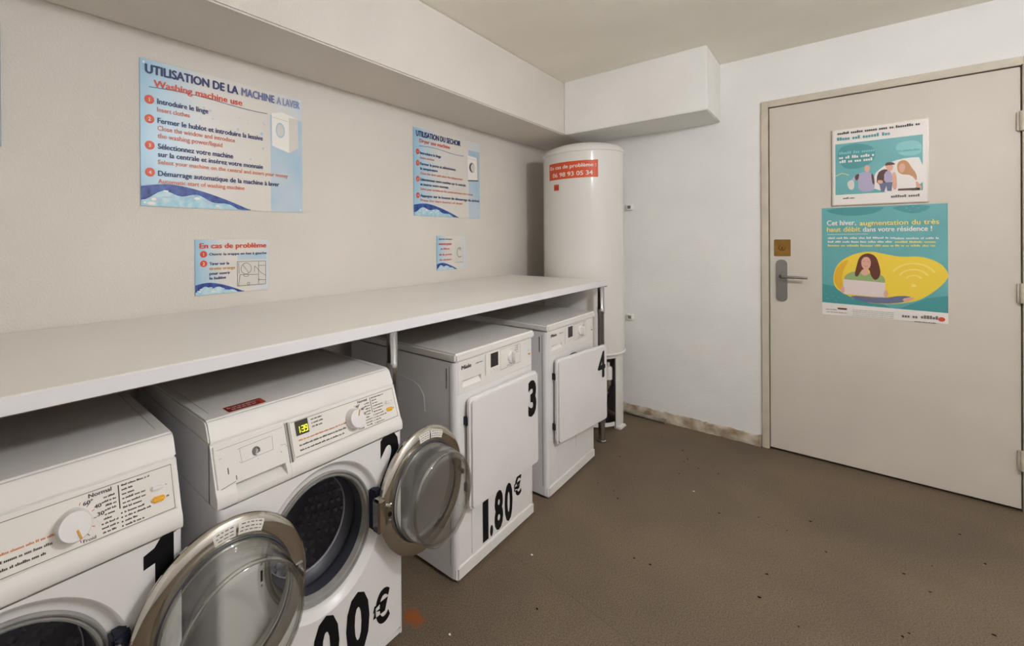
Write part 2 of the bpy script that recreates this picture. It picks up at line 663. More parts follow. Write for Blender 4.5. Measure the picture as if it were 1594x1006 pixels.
# ------------------------------------------------------------------ the door
dr = struct_root('door_1', (DL, 0, 0))
o = dr.location
leaf = MB()
leaf.M = Matrix.Translation(-o)
leaf.box((DL, 0.0, 0.012), (DR, 0.04, DT), M_DOOR, 0.002)
leaf.build('door_leaf', dr)
fr = MB()
fr.M = Matrix.Translation(-o)
fr.box((1.381, -0.014, 0), (DL - .004, 0.06, DT + .044), M_FRAME, .003)
fr.box((DR + .004, -0.014, 0), (DR + .042, 0.06, DT + .044), M_FRAME, .003)
fr.box((DL - .004, -0.014, DT + .005), (DR + .004, 0.06, DT + .044), M_FRAME, .003)
fr.build('door_frame', dr)
bk = MB()
bk.M = Matrix.Translation(-o)
bk.box((DL - .004, 0.045, 0.0), (DR + .004, 0.098, DT + .01), M_DARK)  # dark panel added behind the leaf to block outside light
bk.build('door_light_block', dr, smooth=False)
# brass deadlock plate
br = MB()
br.M = frame(Vector((1.4755, 0.0, 1.2065)) - o, (1, 0, 0), (0, 0, 1))
br.box((-.0365, -.049, 0), (.0365, .049, .005), M_BRASS, .006)
brp = br.build('lock_plate', dr)
kc = MB()
kc.M = frame(Vector((1.4755, -0.004, 1.2065)) - o, (1, 0, 0), (0, 0, 1))
kc.lathe([(0, .008), (.006, .008), (.0065, .010), (.013, .010), (.016, .006), (.017, 0)], M_BRASS, n=24)
kc.box((-.0016, -.006, .004), (.0016, .004, .0095), M_DARK)
kc.build('keyhole', brp)
hp = MB()
hp.M = frame(Vector((1.4725, 0.0, 1.013)) - o, (1, 0, 0), (0, 0, 1))
prof = []
for i in range(13):
    a = PI * i / 12
    prof.append((.0245 * math.cos(a), .0995 + .0245 * math.sin(a)))
for i in range(13):
    a = PI + PI * i / 12
    prof.append((.0245 * math.cos(a), -.0995 + .0245 * math.sin(a)))
hp.prism(prof, 'z', 0, .009, M_STEEL, .002)
plate = hp.build('handle_plate', dr)
lv = MB()
lv.M = frame(Vector((1.4725, -0.009, 1.038)) - o, (1, 0, 0), (0, 0, 1))
lv.lathe([(.013, 0), (.013, .006), (.0095, .010), (.009, .04)], M_STEEL, n=20)
lv.tube([(-.002, 0, .018), (-.001, 0, .036), (.006, 0, .045), (.02, 0, .048), (.07, -.001, .048), (.112, -.002, .046)], [.009, .009, .009, .0085, .0075, .007], M_STEEL)
lv.build('lever', dr)
for z in (1.79, 1.005, 0.24):
    hg = MB()
    hg.M = Matrix.Translation(-o)
    hg.lathe([(0, -.045), (.009, -.045), (.0095, -.043), (.0095, -.001), (.0085, 0), (.0095, .001), (.0095, .043), (.009, .045), (0, .045)],
             M_FRAME, o=(DR + .003, -.022, z), n=20)
    hg.box((DR - .012, -.016, z - .043), (DR + .016, -.0005, z + .043), M_FRAME, .002)
    hg.build('hinge', dr)

# ------------------------------------------------------------------ worktop above the machines
wt = thing('worktop', 'long white laminate worktop on chrome legs above the four machines', 'worktop', (0.35, -2.4, 0))
o = wt.location.copy()
b = MB(); b.M = Matrix.Translation(-o)
b.box((0.003, -4.45, 0.978), (0.699, -0.588, 1.011), M_COUNTER, .004)
b.build('top', wt)
b = MB(); b.M = Matrix.Translation(-o)
b.box((0.003, -4.449, 0.9765), (0.697, -0.589, 0.9785), M_UNDERDARK)  # unseen brown sheet added to deepen the shade on the machine tops
b.build('underside_shade', wt, smooth=False)
b = MB(); b.M = Matrix.Translation(-o)
b.box((0.699, -4.45, 0.979), (0.7005, -0.588, 1.0095), M_COUNTERE, .0006)
b.build('edge_band', wt)
for (x, y) in ((0.580, -2.352), (0.664, -0.612), (0.655, -4.2)):
    b = MB(); b.M = Matrix.Translation(-o)
    b.lathe([(0, .003), (.024, .003), (.024, .012), (.0195, .016), (.0195, .80), (.0215, .803), (.0215, .84), (.0195, .843), (.0195, .968), (.035, .970), (.035, .9785), (0, .9785)], M_TUBE, o=(x, y, 0), n=28)
    b.build('leg', wt)
b = MB(); b.M = Matrix.Translation(-o)
b.box((0.004, -4.4, 0.915), (0.035, -0.62, 0.978), M_BROWN, .002)
b.build('wall_batten', wt)


# ------------------------------------------------------------------ washing machines
def sheet_cabinet(mb, hw, xb, xf, z0, z1, mt, rad=.015):
    """cabinet of bent sheet: back, two sides and the rounded front corners, open at the front"""
    path = [(xf, -(hw - rad))]
    for i in range(1, 7):
        a = PI / 2 * i / 6
        path.append((xf - rad + rad * math.cos(a), -(hw - rad) - rad * math.sin(a)))
    path.append((xb, -hw))
    path += [(p[0], -p[1]) for p in path[::-1]]
    n = len(path)
    V = [(x, y, z0) for x, y in path] + [(x, y, z1) for x, y in path]
    mb.quads(V, [(i, i + 1, n + i + 1, n + i) for i in range(n - 1)], mt)
    ins = .012
    mb.box((xb + .002, -hw + .003, z0), (xf - .03, hw - .003, z0 + .01), mt)
    return mb


def washer(name, label, yc, digit, price, knob_ang, sticker):
    X0 = 0.407
    root = thing(name, label, 'washing machine', (X0, yc, 0), 'front-loading washing machines under the worktop')
    hw = .2975
    # cabinet
    c = MB()
    sheet_cabinet(c, hw, -.30, .300, .016, .6635, M_SIDE)
    c.box((-.30, -hw, .6635), (.2615, hw, .8005), M_SIDE, .001)
    c.build('cabinet', root)
    # lid
    l = MB()
    l.prism([(-.30, .848), (.226, .850), (.238, .848), (.246, .840), (.2640, .8005), (-.30, .8005)], 'y', -hw - .001, hw + .001, M_PLAST, .004, 2)
    lid = l.build('lid', root)
    for yy in (-.274, .274):
        g = MB()
        g.box((-.28, yy - .0007, .8497), (.20, yy + .0007, .8503), M_GREY)
        g.build('lid_groove', lid, smooth=False)
    if sticker:
        s = MB()
        s.M = frame((.2285, -.187, .8503), (0, 1, 0), (-1, 0, 0))
        s.M = frame((.229, -.236, .8505), (0, 1, 0), (-1, 0, 0))
        s.rect(0, 0, .100, .038, M_RED, 0.5)
        s.text('En cas de problème :', .006, .021, .009, M_WHITEP, width=.080, bold=.015)
        s.text('06 98 93 05 34', .012, .007, .009, M_WHITEP, width=.064, bold=.015)
        s.rect(.088, .004, .097, .034, M_ORANGE, 1.2)
        st = s.build('warning_sticker', root, smooth=False)
        st['label'] = 'small red sticker with white lettering'
    # fascia: slanted band with a rounded lower lip
    f = MB()
    f.prism([(.255, .800), (.2625, .800), (.2945, .702), (.3005, .694), (.3035, .682), (.3025, .668), (.299, .6635), (.255, .6635)], 'y', -.1075, hw, M_PLAST, .001, 1)
    full = [(.255, .800), (.2625, .800), (.2945, .702), (.3005, .694), (.3035, .682), (.3025, .668), (.299, .6635), (.255, .6635)]
    pocket = [(.255, .800), (.2625, .800), (.2922, .709), (.270, .7065), (.268, .700), (.3020, .6815), (.3030, .675), (.3025, .668), (.299, .6635), (.255, .6635)]
    f.prism(full, 'y', -hw, -.249, M_PLAST, .001, 1)
    f.prism(pocket, 'y', -.249, -.119, M_PLAST)
    f.prism(full, 'y', -.119, -.1075, M_PLAST)
    fascia = f.build('control_fascia', root)
    # print plane of the slanted fascia: u along +y, v up the slope
    sl = Vector((.2625 - .2945, 0, .800 - .702)).normalized()
    P0 = Vector((.2945, 0, .702))
    FM = frame(P0, (0, 1, 0), sl)
    SLEN = .103
    pan = MB(); pan.M = FM
    pan.box((-.093, .004, .0004), (.289, SLEN - .006, .0022), M_PANEL, .001)
    panel = pan.build('control_panel', fascia)
    ln = MB(); ln.M = FM @ Matrix.Translation((0, 0, .0022))
    ln.rect(-.089, SLEN - .0105, .285, SLEN - .0092, M_LINE)
    ln.rect(-.089, .0065, .285, .0078, M_LINE)
    ln.rect(.2838, .0065, .285, SLEN - .0092, M_LINE)
    # lettering on the panel
    ln.rect(.1855, .045, .1875, .088, M_INK)
    for i, wd in enumerate((.050, .018, .020, .040, .042, .037)):
        ln.greek(.1915, .084 - i * .0082, wd, .0042, M_INK, seed=11 + i)
    for i, wd in enumerate((.034, .045, .021, .032)):
        ln.rect(.1875, .0345 - i * .0078, .1902, .0372 - i * .0078, M_INK)
        ln.greek(.1935, .0345 - i * .0078, wd, .0042, M_INK, seed=31 + i)
    ln.text('Normal', .137, .083, .0075, M_INK, width=.038, bold=.03)
    ln.text('60°', .128, .073, .007, M_INK, bold=.03, width=.016)
    ln.text('40°', .145, .061, .007, M_INK, bold=.03, width=.016)
    ln.text('30°', .149, .046, .007, M_INK, bold=.03, width=.016)
    ln.text('Froid', .125, .0105, .0058, M_INK, bold=.02, width=.02)
    for i, (xx, wd) in enumerate(((.161, .017), (.161, .019), (.163, .018), (.166, .014), (.161, .016), (.159, .013), (.155, .026), (.155, .027), (.156, .022))):
        ln.greek(xx, .0735 - i * .0076, wd, .0040, M_INK, seed=51 + i)
    for i in range(7):
        a = math.radians(70 - i * 24)
        cxk, cyk = .112, .047
        ln.line([(cxk + .031 * math.cos(a), cyk + .031 * math.sin(a)), (cxk + .036 * math.cos(a), cyk + .036 * math.sin(a))], .0012, M_INK if i % 2 else M_REDINK)
    for i, wd in enumerate((.036, .038, .034)):
        ln.greek(-.028, .083 - i * .0095, wd, .0048, M_INK, seed=71 + i)
    ln.greek(-.074, .042, .158, .0048, M_INKO, seed=81)
    ln.greek(-.074, .0295, .154, .0052, M_INK, seed=82)
    ln.greek(-.074, .0175, .146, .0052, M_INK, seed=83)
    ln.text('o', .270, .057, .004, M_INK)
    ln.greek(.270, .034, .008, .004, M_INK, seed=90)
    ln.build('panel_lettering', fascia, smooth=False)
    # display
    d = MB(); d.M = FM @ Matrix.Translation((0, 0, .0022))
    d.box((-.078, .056, 0), (-.038, .092, .0012), M_DISP, .0008)
    disp = d.build('display', root)
    d = MB(); d.M = FM @ Matrix.Translation((0, 0, .0034))

    def seg(x, y, h, on, w=None):
        w = h * .52
        t_ = h * .13
        S = {'a': (0, h - t_, w, h), 'g': (0, h / 2 - t_ / 2, w, h / 2 + t_ / 2), 'd': (0, 0, w, t_),
             'f': (0, h / 2, t_, h), 'b': (w - t_, h / 2, w, h), 'e': (0, 0, t_, h / 2), 'c': (w - t_, 0, w, h / 2)}
        for k in on:
            r = S[k]
            d.rect(x + r[0], y + r[1], x + r[2], y + r[3], M_LED, 1)
    seg(-.074, .061, .017, 'bc')
    d.disc(-.0625, .0645, .0012, .0012, M_LED, 1, 8)
    seg(-.0605, .061, .017, 'abgcd')
    seg(-.0500, .061, .017, 'abfgcd')
    d.build('lit_digits', disp, smooth=False)
    # knob
    k = MB(); k.M = FM @ Matrix.Translation((.112, .047, .0022))
    k.lathe([(.0285, 0), (.0285, .004), (.027, .006), (.0262, .020), (.0245, .0235), (.0, .0245)], M_WHITE, n=40)
    knob = k.build('programme_knob', root)
    k = MB(); k.M = FM @ Matrix.Translation((.112, .047, .0022 + .0246)) @ Matrix.Rotation(knob_ang, 4, 'Z')
    k.box((.007, -.0018, -.001), (.024, .0018, .0006), M_AMBER, .0005)
    k.build('pointer', knob)
    # two push buttons
    for (yy, vv, mt_, lb) in ((.2545, .0585, M_WHITE, None), (.2545, .036, M_YELLOW, 'yellow push button')):
        b_ = MB(); b_.M = FM @ Matrix.Translation((yy, vv, .0022)) @ Matrix.Rotation(-.05, 4, 'Z')
        b_.box((-.0125, -.0055, 0), (.0125, .0055, .006), mt_, .0050, 3)
        ob = b_.build('push_button', root)
        if lb:
            ob['label'] = lb
    # detergent drawer front on the left, with lock and recessed grip
    dw = MB(); dw.M = FM
    dw.box((-.2925, .0055, -.001), (-.108, SLEN - .006, .0035), M_PLAST, .0012)
    drawer = dw.build('detergent_drawer', root)
    lk = MB(); lk.M = FM @ Matrix.Translation((-.192, .058, .0035))
    lk.lathe([(0, .004), (.0035, .004), (.0038, .0025), (.0055, .0025), (.006, .005), (.0085, .006), (.0095, .004), (.0105, .0)], M_STEEL, n=28)
    lk.build('lock', drawer)
    dm = MB(); dm.M = FM @ Matrix.Translation((0, 0, .0036))
    for pts in ([(-.285, .088), (-.115, .090)], [(-.237, .076), (-.150, .079)], [(-.232, .076), (-.230, .044), (-.148, .047)], [(-.148, .047), (-.146, .078)],
                [(-.236, .048), (-.231, .043)], [(-.128, .052), (-.124, .049), (-.114, .049), (-.110, .041)], [(-.283, .068), (-.276, .0685)]):
        dm.line(pts, .0007, M_LINE)
    dm.rect(-.266, .030, -.2635, .044, M_INK)
    dm.rect(-.249, .012, -.2465, .022, M_LINE)
    dm.disc(-.128, .034, .0012, .0012, M_INK, 1, 8)
    dm.disc(-.190, .039, .0010, .0010, M_LINE, 1, 8)
    dm.line([(-.285, .004), (-.250, .010)], .0012, M_LINE)
    dm.build('drawer_scratches', drawer, smooth=False)
    gp = MB(); gp.M = FM
    gp.box((-.1065, .0, .0002), (-.1035, SLEN - .006, .003), M_GREY)
    gp.box((-.0985, .0, .0002), (-.0955, SLEN - .006, .003), M_GREY)
    gp.box((-.1025, .0, .0002), (-.0995, SLEN - .006, .0014), M_LINE)
    gp.build('divider_strip', fascia, smooth=False)
    # front panel with the round porthole recess
    zc, Rr = .455, .203
    n = 96
    y0, y1, z0, z1 = -hw + .015, hw - .015, .040, .6625
    ring, rect_ = [], []
    for i in range(n):
        a = 2 * PI * i / n
        c_, s_ = math.cos(a), math.sin(a)
        ring.append((.300, Rr * c_, zc + Rr * s_))
        ty = (y1 if c_ > 0 else -y0) / abs(c_) if abs(c_) > 1e-6 else 1e9
        tz = ((z1 - zc) if s_ > 0 else (zc - z0)) / abs(s_) if abs(s_) > 1e-6 else 1e9
        t_ = min(ty, tz)
        rect_.append((.300, t_ * c_, zc + t_ * s_))
    # snap the nearest samples to the four corners
    for (cy_, cz_) in ((y0, z0), (y1, z0), (y1, z1), (y0, z1)):
        j = min(range(n), key=lambda q: (rect_[q][1] - cy_) ** 2 + (rect_[q][2] - cz_) ** 2)
        rect_[j] = (.300, cy_, cz_)
    fp = MB()
    fp.quads(ring + rect_, [(i, n + i, n + (i + 1) % n, (i + 1) % n) for i in range(n)], M_WHITE)
    fp.lathe([(.203, 0), (.2005, -.0012), (.196, -.006), (.190, -.0135), (.186, -.0165), (.178, -.0185), (.172, -.0195)], M_WHITE, o=(.300, 0, zc), axis='x', n=96)
    front = fp.build('front_panel', root)
    sm = MB()
    sm.box((.2992, -hw + .014, .6622), (.3004, hw - .014, .6636), M_LINE)
    sm.build('panel_seam', front, smooth=False)
    kp = MB()
    kp.box((.10, -hw + .003, .014), (.2995, hw - .003, .0375), M_PLAST, .006)
    kp.build('kick_plate', root)
    for (xx, yy) in ((-.25, -.25), (-.25, .25), (.23, -.25), (.23, .25)):
        ft = MB()
        ft.lathe([(0, 0), (.02, 0), (.021, .004), (.012, .010), (.008, .017), (0, .017)], M_NAVY, o=(xx, yy, 0), n=16)
        ft.build('foot', root)
    # door lock slot in the recess, at the left
    lo_ = MB()
    lo_.box((.2795, -.190, .418), (.284, -.176, .486), M_PLAST, .002)
    lo_.box((.2835, -.1855, .435), (.2846, -.180, .462), M_DARK)
    for zz in (.425, .478):
        lo_.lathe([(0, .0014), (.003, .0012), (.0034, 0)], M_STEEL, o=(.2836, -.183, zz), axis='x', n=10)
    lo_.build('door_catch', front)
    # gasket and drum
    g = MB()
    g.lathe([(.173, -.0205), (.1735, -.014), (.171, -.0105), (.1675, -.012), (.166, -.017), (.1635, -.0185), (.161, -.014), (.157, -.016), (.152, -.030)], M_GASK, o=(.300, 0, zc), axis='x', n=96)
    gk = g.build('gasket', root)
    g = MB()
    g.lathe([(.152, -.030), (.1475, -.052), (.150, -.064), (.158, -.075), (.150, -.092), (.138, -.100)], M_GASKD, o=(.300, 0, zc), axis='x', n=96)
    g.build('gasket_fold', gk)
    dr_ = MB()
    dr_.lathe([(.1385, -.095), (.136, -.099), (.1385, -.104), (.20, -.110), (.226, -.120), (.234, -.14), (.234, -.40), (.22, -.425), (.10, -.44), (.0, -.44)], M_DRUM, o=(.300, 0, zc), axis='x', n=72)
    drum = dr_.build('drum', root)
    dm = MB()
    for row in range(9):
        xx = .300 - .155 - row * .027
        for q in range(44):
            a = 2 * PI * (q + .5 * (row % 2)) / 44
            u = Vector((0, math.cos(a), math.sin(a)))
            tan = Vector((0, -math.sin(a), math.cos(a)))
            cpt = Vector((xx, 0, zc)) + u * .2335
            ri = []
            for kk in range(6):
                b2 = PI / 3 * kk
                ri.append(cpt + Vector((1, 0, 0)) * .0115 * math.cos(b2) + tan * .0125 * math.sin(b2))
            V = [tuple(p) for p in ri] + [tuple(cpt - u * .010)]
            dm.quads(V, [(kk, (kk + 1) % 6, 6) for kk in range(6)], M_DRUM)
    for rr in (.035, .065, .095, .125, .155, .185, .21):
        cnt = int(2 * PI * rr / .030)
        for q in range(cnt):
            a = 2 * PI * q / cnt + rr * 40
            cpt = Vector((.300 - .4375 + max(0, rr - .1) * .12, rr * math.cos(a), zc + rr * math.sin(a)))
            V = [(cpt.x, cpt.y + .0125 * math.cos(PI / 3 * kk), cpt.z + .0125 * math.sin(PI / 3 * kk)) for kk in range(6)] + [(cpt.x + .010, cpt.y, cpt.z)]
            dm.quads(V, [(kk, (kk + 1) % 6, 6) for kk in range(6)], M_DRUM)
    dm.build('drum_dimples', drum, kind='stuff')
    # big black vinyl number and price
    nm = MB(); nm.M = frame((.3003, 0, 0), (0, 1, 0), (0, 0, 1))
    if digit == '1':
        pts = [(.279, .530), (.279, .672), (.254, .664), (.242, .648), (.222, .640), (.222, .612), (.243, .617), (.243, .530)]
        nm.flat(pts, M_BLACK, 1)
    else:
        nm.text('2', .200, .520, .152, M_BLACK, width=.088, bold=.045, off=True)
    nm.build('number_decal', front, smooth=False)
    if price:
        pr = MB(); pr.M = frame((.3003, 0, 0), (0, 1, 0), (0, 0, 1))
        for yy in (-.048, .064):
            pr.text('0', yy, .080, .168, M_BLACK, width=.088, bold=.045, off=True)
        pr.text('€', .166, .103, .094, M_BLACK, width=.070, bold=.035, off=True)
        pr.build('price_decal', front, smooth=False)
    # the door, swung right round on its hinge, inner side towards the room
    dc = Vector((.346, .364 if yc > -3 else .379, .461))
    do = MB()
    do.lathe([(.1525, -.012), (.1525, -.002), (.155, .0015), (.160, .003), (.178, .002), (.191, -.002), (.1970, -.007), (.1985, -.011), (.196, -.018), (.186, -.022)], M_CHROME, o=dc, axis='x', n=96)
    door = do.build('door', root)
    ou = MB()
    ou.lathe([(.186, -.022), (.1875, -.0225), (.1885, -.026), (.186, -.030), (.178, -.033), (.158, -.032), (.1545, -.028), (.1525, -.012)], M_GREY, o=dc, axis='x', n=96)
    ou.build('outer_ring', door)
    ds = MB()
    ds.lathe([(.1535, -.004), (.1540, .0012), (.1515, .0030), (.1490, .0012), (.1495, -.006)], M_GASKD, o=dc, axis='x', n=96)
    ds.build('glass_seal', door)
    gl = MB()
    outer = [(.1495, -.004), (.149, .012), (.1475, .030), (.1445, .050), (.1405, .066), (.134, .076), (.124, .0805), (.110, .0805), (.06, .0775), (0, .0765)]
    inner = [(0, .0715), (.06, .0725), (.108, .0755), (.121, .0755), (.130, .0715), (.1360, .063), (.1400, .049), (.1430, .030), (.1445, .012), (.1445, -.010), (.1500, -.010), (.1495, -.004)]
    gl.lathe(outer + inner, M_GLASS, o=dc, axis='x', n=96)
    gl.build('glass_bowl', door)
    br_ = MB()
    br_.lathe([(.1365 + .0045 * math.cos(2 * PI * i / 10), .0715 + .0045 * math.sin(2 * PI * i / 10)) for i in range(11)], M_RIM, o=dc, axis='x', n=96)
    br_.lathe([(.1475 + .002 * math.cos(2 * PI * i / 8), .006 + .004 * math.sin(2 * PI * i / 8)) for i in range(9)], M_RIM, o=dc, axis='x', n=96)
    br_.build('bowl_rim', door)
    # hinge on the machine side and bracket on the door
    hn = MB()
    hn.box((.285, .163, .402), (.318, .196, .522), M_NAVY, .005)
    hn.build('hinge_block', root)
    hb = MB()
    hb.box((.316, .150, .412), (.3475, .182, .512), M_CHROME, .006)
    hb.box((.320, .176, .432), (.352, .206, .492), M_CHROME, .004)
    for zz in (.442, .482):
        hb.lathe([(0, .004), (.004, .0035), (.0048, 0)], M_STEEL, o=(.352, .191, zz), axis='x', n=12)
    hb.lathe([(0, .0022), (.0065, .002), (.007, 0)], M_DARK, o=(.352, .191, .462), axis='x', n=12)
    hb.build('hinge_bracket', door)
    # latch hook on the free side
    lt = MB()
    lt.box((dc.x - .004, dc.y + .164, dc.z - .02), (dc.x + .006, dc.y + .182, dc.z + .02), M_STEEL, .002)
    lt.box((dc.x + .005, dc.y + .169, dc.z - .008), (dc.x + .020, dc.y + .177, dc.z + .008), M_STEEL, .002)
    lt.build('latch', door)
    # paper label on the chrome ring
    lb = MB()
    for (a0, a1, sd) in ((64, 84, 1), (86, 102, 2)):
        a0, a1 = math.radians(a0), math.radians(a1)
        lb.lathe([(.163, .0034), (.178, .0026), (.188, -.0012)], M_PALE, o=dc, axis='x', n=10, a0=a0, a1=a1)
        for r_ in (.183, .176, .169):
            a = a0 + .03
            rr = random.Random(sd * 100 + int(r_ * 1000))
            while a < a1 - .05:
                da = rr.uniform(.02, .06)
                lb.lathe([(r_ - .0009, .0036 if r_ < .17 else (.0034 if r_ < .18 else .0016)), (r_ + .0009, .0036 if r_ < .17 else (.003 if r_ < .18 else .0010))], M_INK, o=dc, axis='x', n=3, a0=a, a1=min(a + da, a1 - .02))
                a += da + .02
    lb.build('ring_label', door)
    return root


washer('washing_machine', 'white washing machine numbered 1, nearest the camera, its round glass door swung open', -3.40, '1', False, math.radians(-72), False)
washer('washing_machine', 'white washing machine numbered 2 with lit yellow display and red sticker on its lid', -2.733, '2', True, math.radians(62), True)


# ------------------------------------------------------------------ tumble dryers
def dryer(name, label, yc, digit, price, door_deg):
    X0 = 0.407
    root = thing(name, label, 'tumble dryer', (X0, yc, 0), 'tumble dryers under the worktop')
    hw = .2945
    xf = .298
    c = MB()
    sheet_cabinet(c, hw, -.30, xf, .014, .815, M_SIDE, .02)
    c.build('cabinet', root)
    # pressed panel line and slit on the side that shows
    for sgn in (-1,):
        sd = MB()
        yy = sgn * (hw + .0004)
        for pts in ([(.273, .06), (.273, .80)],):
            for (a, b_) in zip(pts[:-1], pts[1:]):
                sd.box((a[0] - .0009, yy - .0006, a[1]), (a[0] + .0009, yy + .0006, b_[1]), M_LINE)
        sd.box((.257, yy - .001, .715), (.2595, yy + .001, .79), M_DARK)
        sd.build('side_seam', root, smooth=False)
        ph = MB()
        path = [(-.26, .71), (.02, .715), (.09, .705), (.125, .69), (.145, .66), (.15, .60)]
        ph.tube([(x, yy + .0006, z) for x, z in path], .0018, M_SIDE, 8)
        ph.build('side_pressing', root)
    l = MB()
    l.box((-.302, -hw - .003, .817), (.305, hw + .003, .850), M_PLAST, .007, 3)
    l.build('lid', root)
    # fascia
    FM = frame((xf, 0, 0), (0, 1, 0), (0, 0, 1))
    ins = hw - .019
    f = MB(); f.M = FM
    y0, y1, v0, v1, gy0, gy1, gv0, gv1 = -ins, ins, .695, .816, -.250, -.128, .716, .742
    th, dp = .001, .018
    V = [(y0, v0, th), (y1, v0, th), (y1, v1, th), (y0, v1, th), (gy0, gv0, th), (gy1, gv0, th), (gy1, gv1, th), (gy0, gv1, th),
         (gy0, gv0, th), (gy1, gv0, th), (gy1, gv1, th - dp), (gy0, gv1, th - dp), (y0, v0, -.004), (y1, v0, -.004), (y1, v1, -.004), (y0, v1, -.004)]
    Fq = [(0, 1, 5, 4), (1, 2, 6, 5), (2, 3, 7, 6), (3, 0, 4, 7), (5, 6, 10, 9), (6, 7, 11, 10), (7, 4, 8, 11), (8, 9, 10, 11),
          (12, 13, 1, 0), (13, 14, 2, 1), (14, 15, 3, 2), (15, 12, 0, 3)]
    f.quads(V, Fq, M_PLAST)
    fascia = f.build('control_fascia', root, smooth=False)
    pl = MB(); pl.M = FM
    pl.box((-.098, .727, .001), (.176, .813, .0026), M_PANEL, .001)
    pl.build('control_panel', fascia)
    gl = MB(); gl.M = FM @ Matrix.Translation((0, 0, .0026))
    gl.line([(-.098, .727), (-.098, .813)], .001, M_GREY)
    gl.line([(.012, .727), (.012, .811), (.172, .811), (.172, .729), (.012, .727)], .0012, M_LINE)
    for i in range(4):
        gl.greek(.128, .803 - i * .0085, .026, .0042, M_INK, seed=200 + i)
    gl.greek(.062, .733, .024, .0042, M_INK, seed=210)
    gl.greek(.106, .733, .02, .0042, M_INK, seed=211)
    for i, a in enumerate((100, 70, 40, 10, -20, -50)):
        a = math.radians(a)
        gl.line([(.096 + .029 * math.cos(a), .769 + .029 * math.sin(a)), (.096 + .034 * math.cos(a), .769 + .034 * math.sin(a))], .001, M_INK)
    for yy in (-.058, -.035, -.012):
        gl.disc(yy, .736, .0024, .0024, M_GREY, 1, 10)
    gl.text('Miele', -.258, .785, .0155, M_INK, width=.062, bold=.03)
    gl.greek(-.165, .789, .046, .0055, M_LINE, seed=220)
    gl.build('panel_lettering', fascia, smooth=False)
    d = MB(); d.M = FM
    d.box((-.062, .752, .0024), (-.007, .808, .0038), M_DISPD, .001)
    d.build('display', root)
    k = MB(); k.M = FM @ Matrix.Translation((.094, .768, .0026))
    k.lathe([(.0265, 0), (.026, .006), (.0235, .0085), (0, .009)], M_WHITE, n=32)
    k.prism(smooth_poly([(-.006, -.024), (.006, -.024), (.0075, 0), (.006, .024), (-.006, .024), (-.0075, 0)], 2), 'z', .008, .024, M_WHITE, .001)
    k.build('programme_knob', root)
    for (vv, mt_) in ((.748, M_AMBER), (.765, M_WHITE)):
        b_ = MB(); b_.M = FM @ Matrix.Translation((.254, vv, .001))
        b_.box((-.009, -.004, 0), (.009, .004, .004), mt_, .0035, 3)
        ob = b_.build('push_button', root)
        if mt_ is M_AMBER:
            ob['label'] = 'amber push button'
    # front behind the door, with the round loading opening
    zc = .478
    n = 72
    Y0, Y1, Z0, Z1 = -ins, ins, .062, .694
    Rr = .185
    ring, rect_ = [], []
    for i in range(n):
        a = 2 * PI * i / n
        c_, s_ = math.cos(a), math.sin(a)
        ring.append((xf, Rr * c_, zc + Rr * s_))
        ty = Y1 / abs(c_) if abs(c_) > 1e-6 else 1e9
        tz = ((Z1 - zc) if s_ > 0 else (zc - Z0)) / abs(s_) if abs(s_) > 1e-6 else 1e9
        t_ = min(ty, tz)
        rect_.append((xf, t_ * c_, zc + t_ * s_))
    for (cy_, cz_) in ((Y0, Z0), (Y1, Z0), (Y1, Z1), (Y0, Z1)):
        j = min(range(n), key=lambda q: (rect_[q][1] - cy_) ** 2 + (rect_[q][2] - cz_) ** 2)
        rect_[j] = (xf, cy_, cz_)
    fp = MB()
    fp.quads(ring + rect_, [(i, n + i, n + (i + 1) % n, (i + 1) % n) for i in range(n)], M_WHITE)
    fp.lathe([(Rr, 0), (Rr - .006, -.006), (Rr - .01, -.05)], M_GREY, o=(xf, 0, zc), axis='x', n=72)
    fp.lathe([(Rr - .01, -.05), (.26, -.06), (.26, -.40), (0, -.41)], M_DRUM, o=(xf, 0, zc), axis='x', n=48)
    front = fp.build('front_panel', root)
    lp = MB()
    lp.box((xf - .002, -.200, .070), (xf + .003, ins - .006, .238), M_WHITE, .002)
    lp.build('lower_flap', root)
    if digit == '4':
        cr = MB()
        cr.box((xf + .0028, .028, .150), (xf + .0034, .0295, .236), M_LINE)
        cr.build('flap_seam', root, smooth=False)
    kp = MB()
    kp.box((.05, -hw + .004, .006), (xf + .004, hw - .004, .060), M_PLAST, .008, 3)
    kp.build('kick_plate', root)
    for (xx, yy) in ((-.25, -.25), (-.25, .25), (.2, -.25), (.2, .25)):
        ft = MB()
        ft.lathe([(0, 0), (.02, 0), (.021, .004), (.012, .008), (.008, .013), (0, .013)], M_NAVY, o=(xx, yy, 0), n=16)
        ft.build('foot', root)
    # square loading door hung on its left edge
    dw, dz0, dz1 = (.515 if digit == '3' else .504), .258, .676
    A = Matrix.Translation((xf + .006, -.240, 0)) @ Matrix.Rotation(-math.radians(door_deg), 4, 'Z')
    d = MB(); d.M = A
    rr_ = .022
    op = []
    for (cy_, cz_, a_) in ((dw - rr_, dz1 - rr_, 0), (rr_, dz1 - rr_, 90), (rr_, dz0 + rr_, 180), (dw - rr_, dz0 + rr_, 270)):
        for q in range(7):
            an = math.radians(a_ + 15 * q)
            op.append((cy_ + rr_ * math.cos(an), cz_ + rr_ * math.sin(an)))
    d.prism(op, 'x', 0, .026, M_WHITE)
    bb = d.bm
    bmesh.ops.bevel(bb, geom=[e for e in bb.edges if e.calc_face_angle(0) > 1.0], offset=.009, segments=4, affect='EDGES')
    door = d.build('loading_door', root)
    dd = MB(); dd.M = A
    dd.box((-.012, .018, dz0 + .018), (.002, dw - .018, dz1 - .018), M_GREY, .004)
    dd.build('door_inner', door)
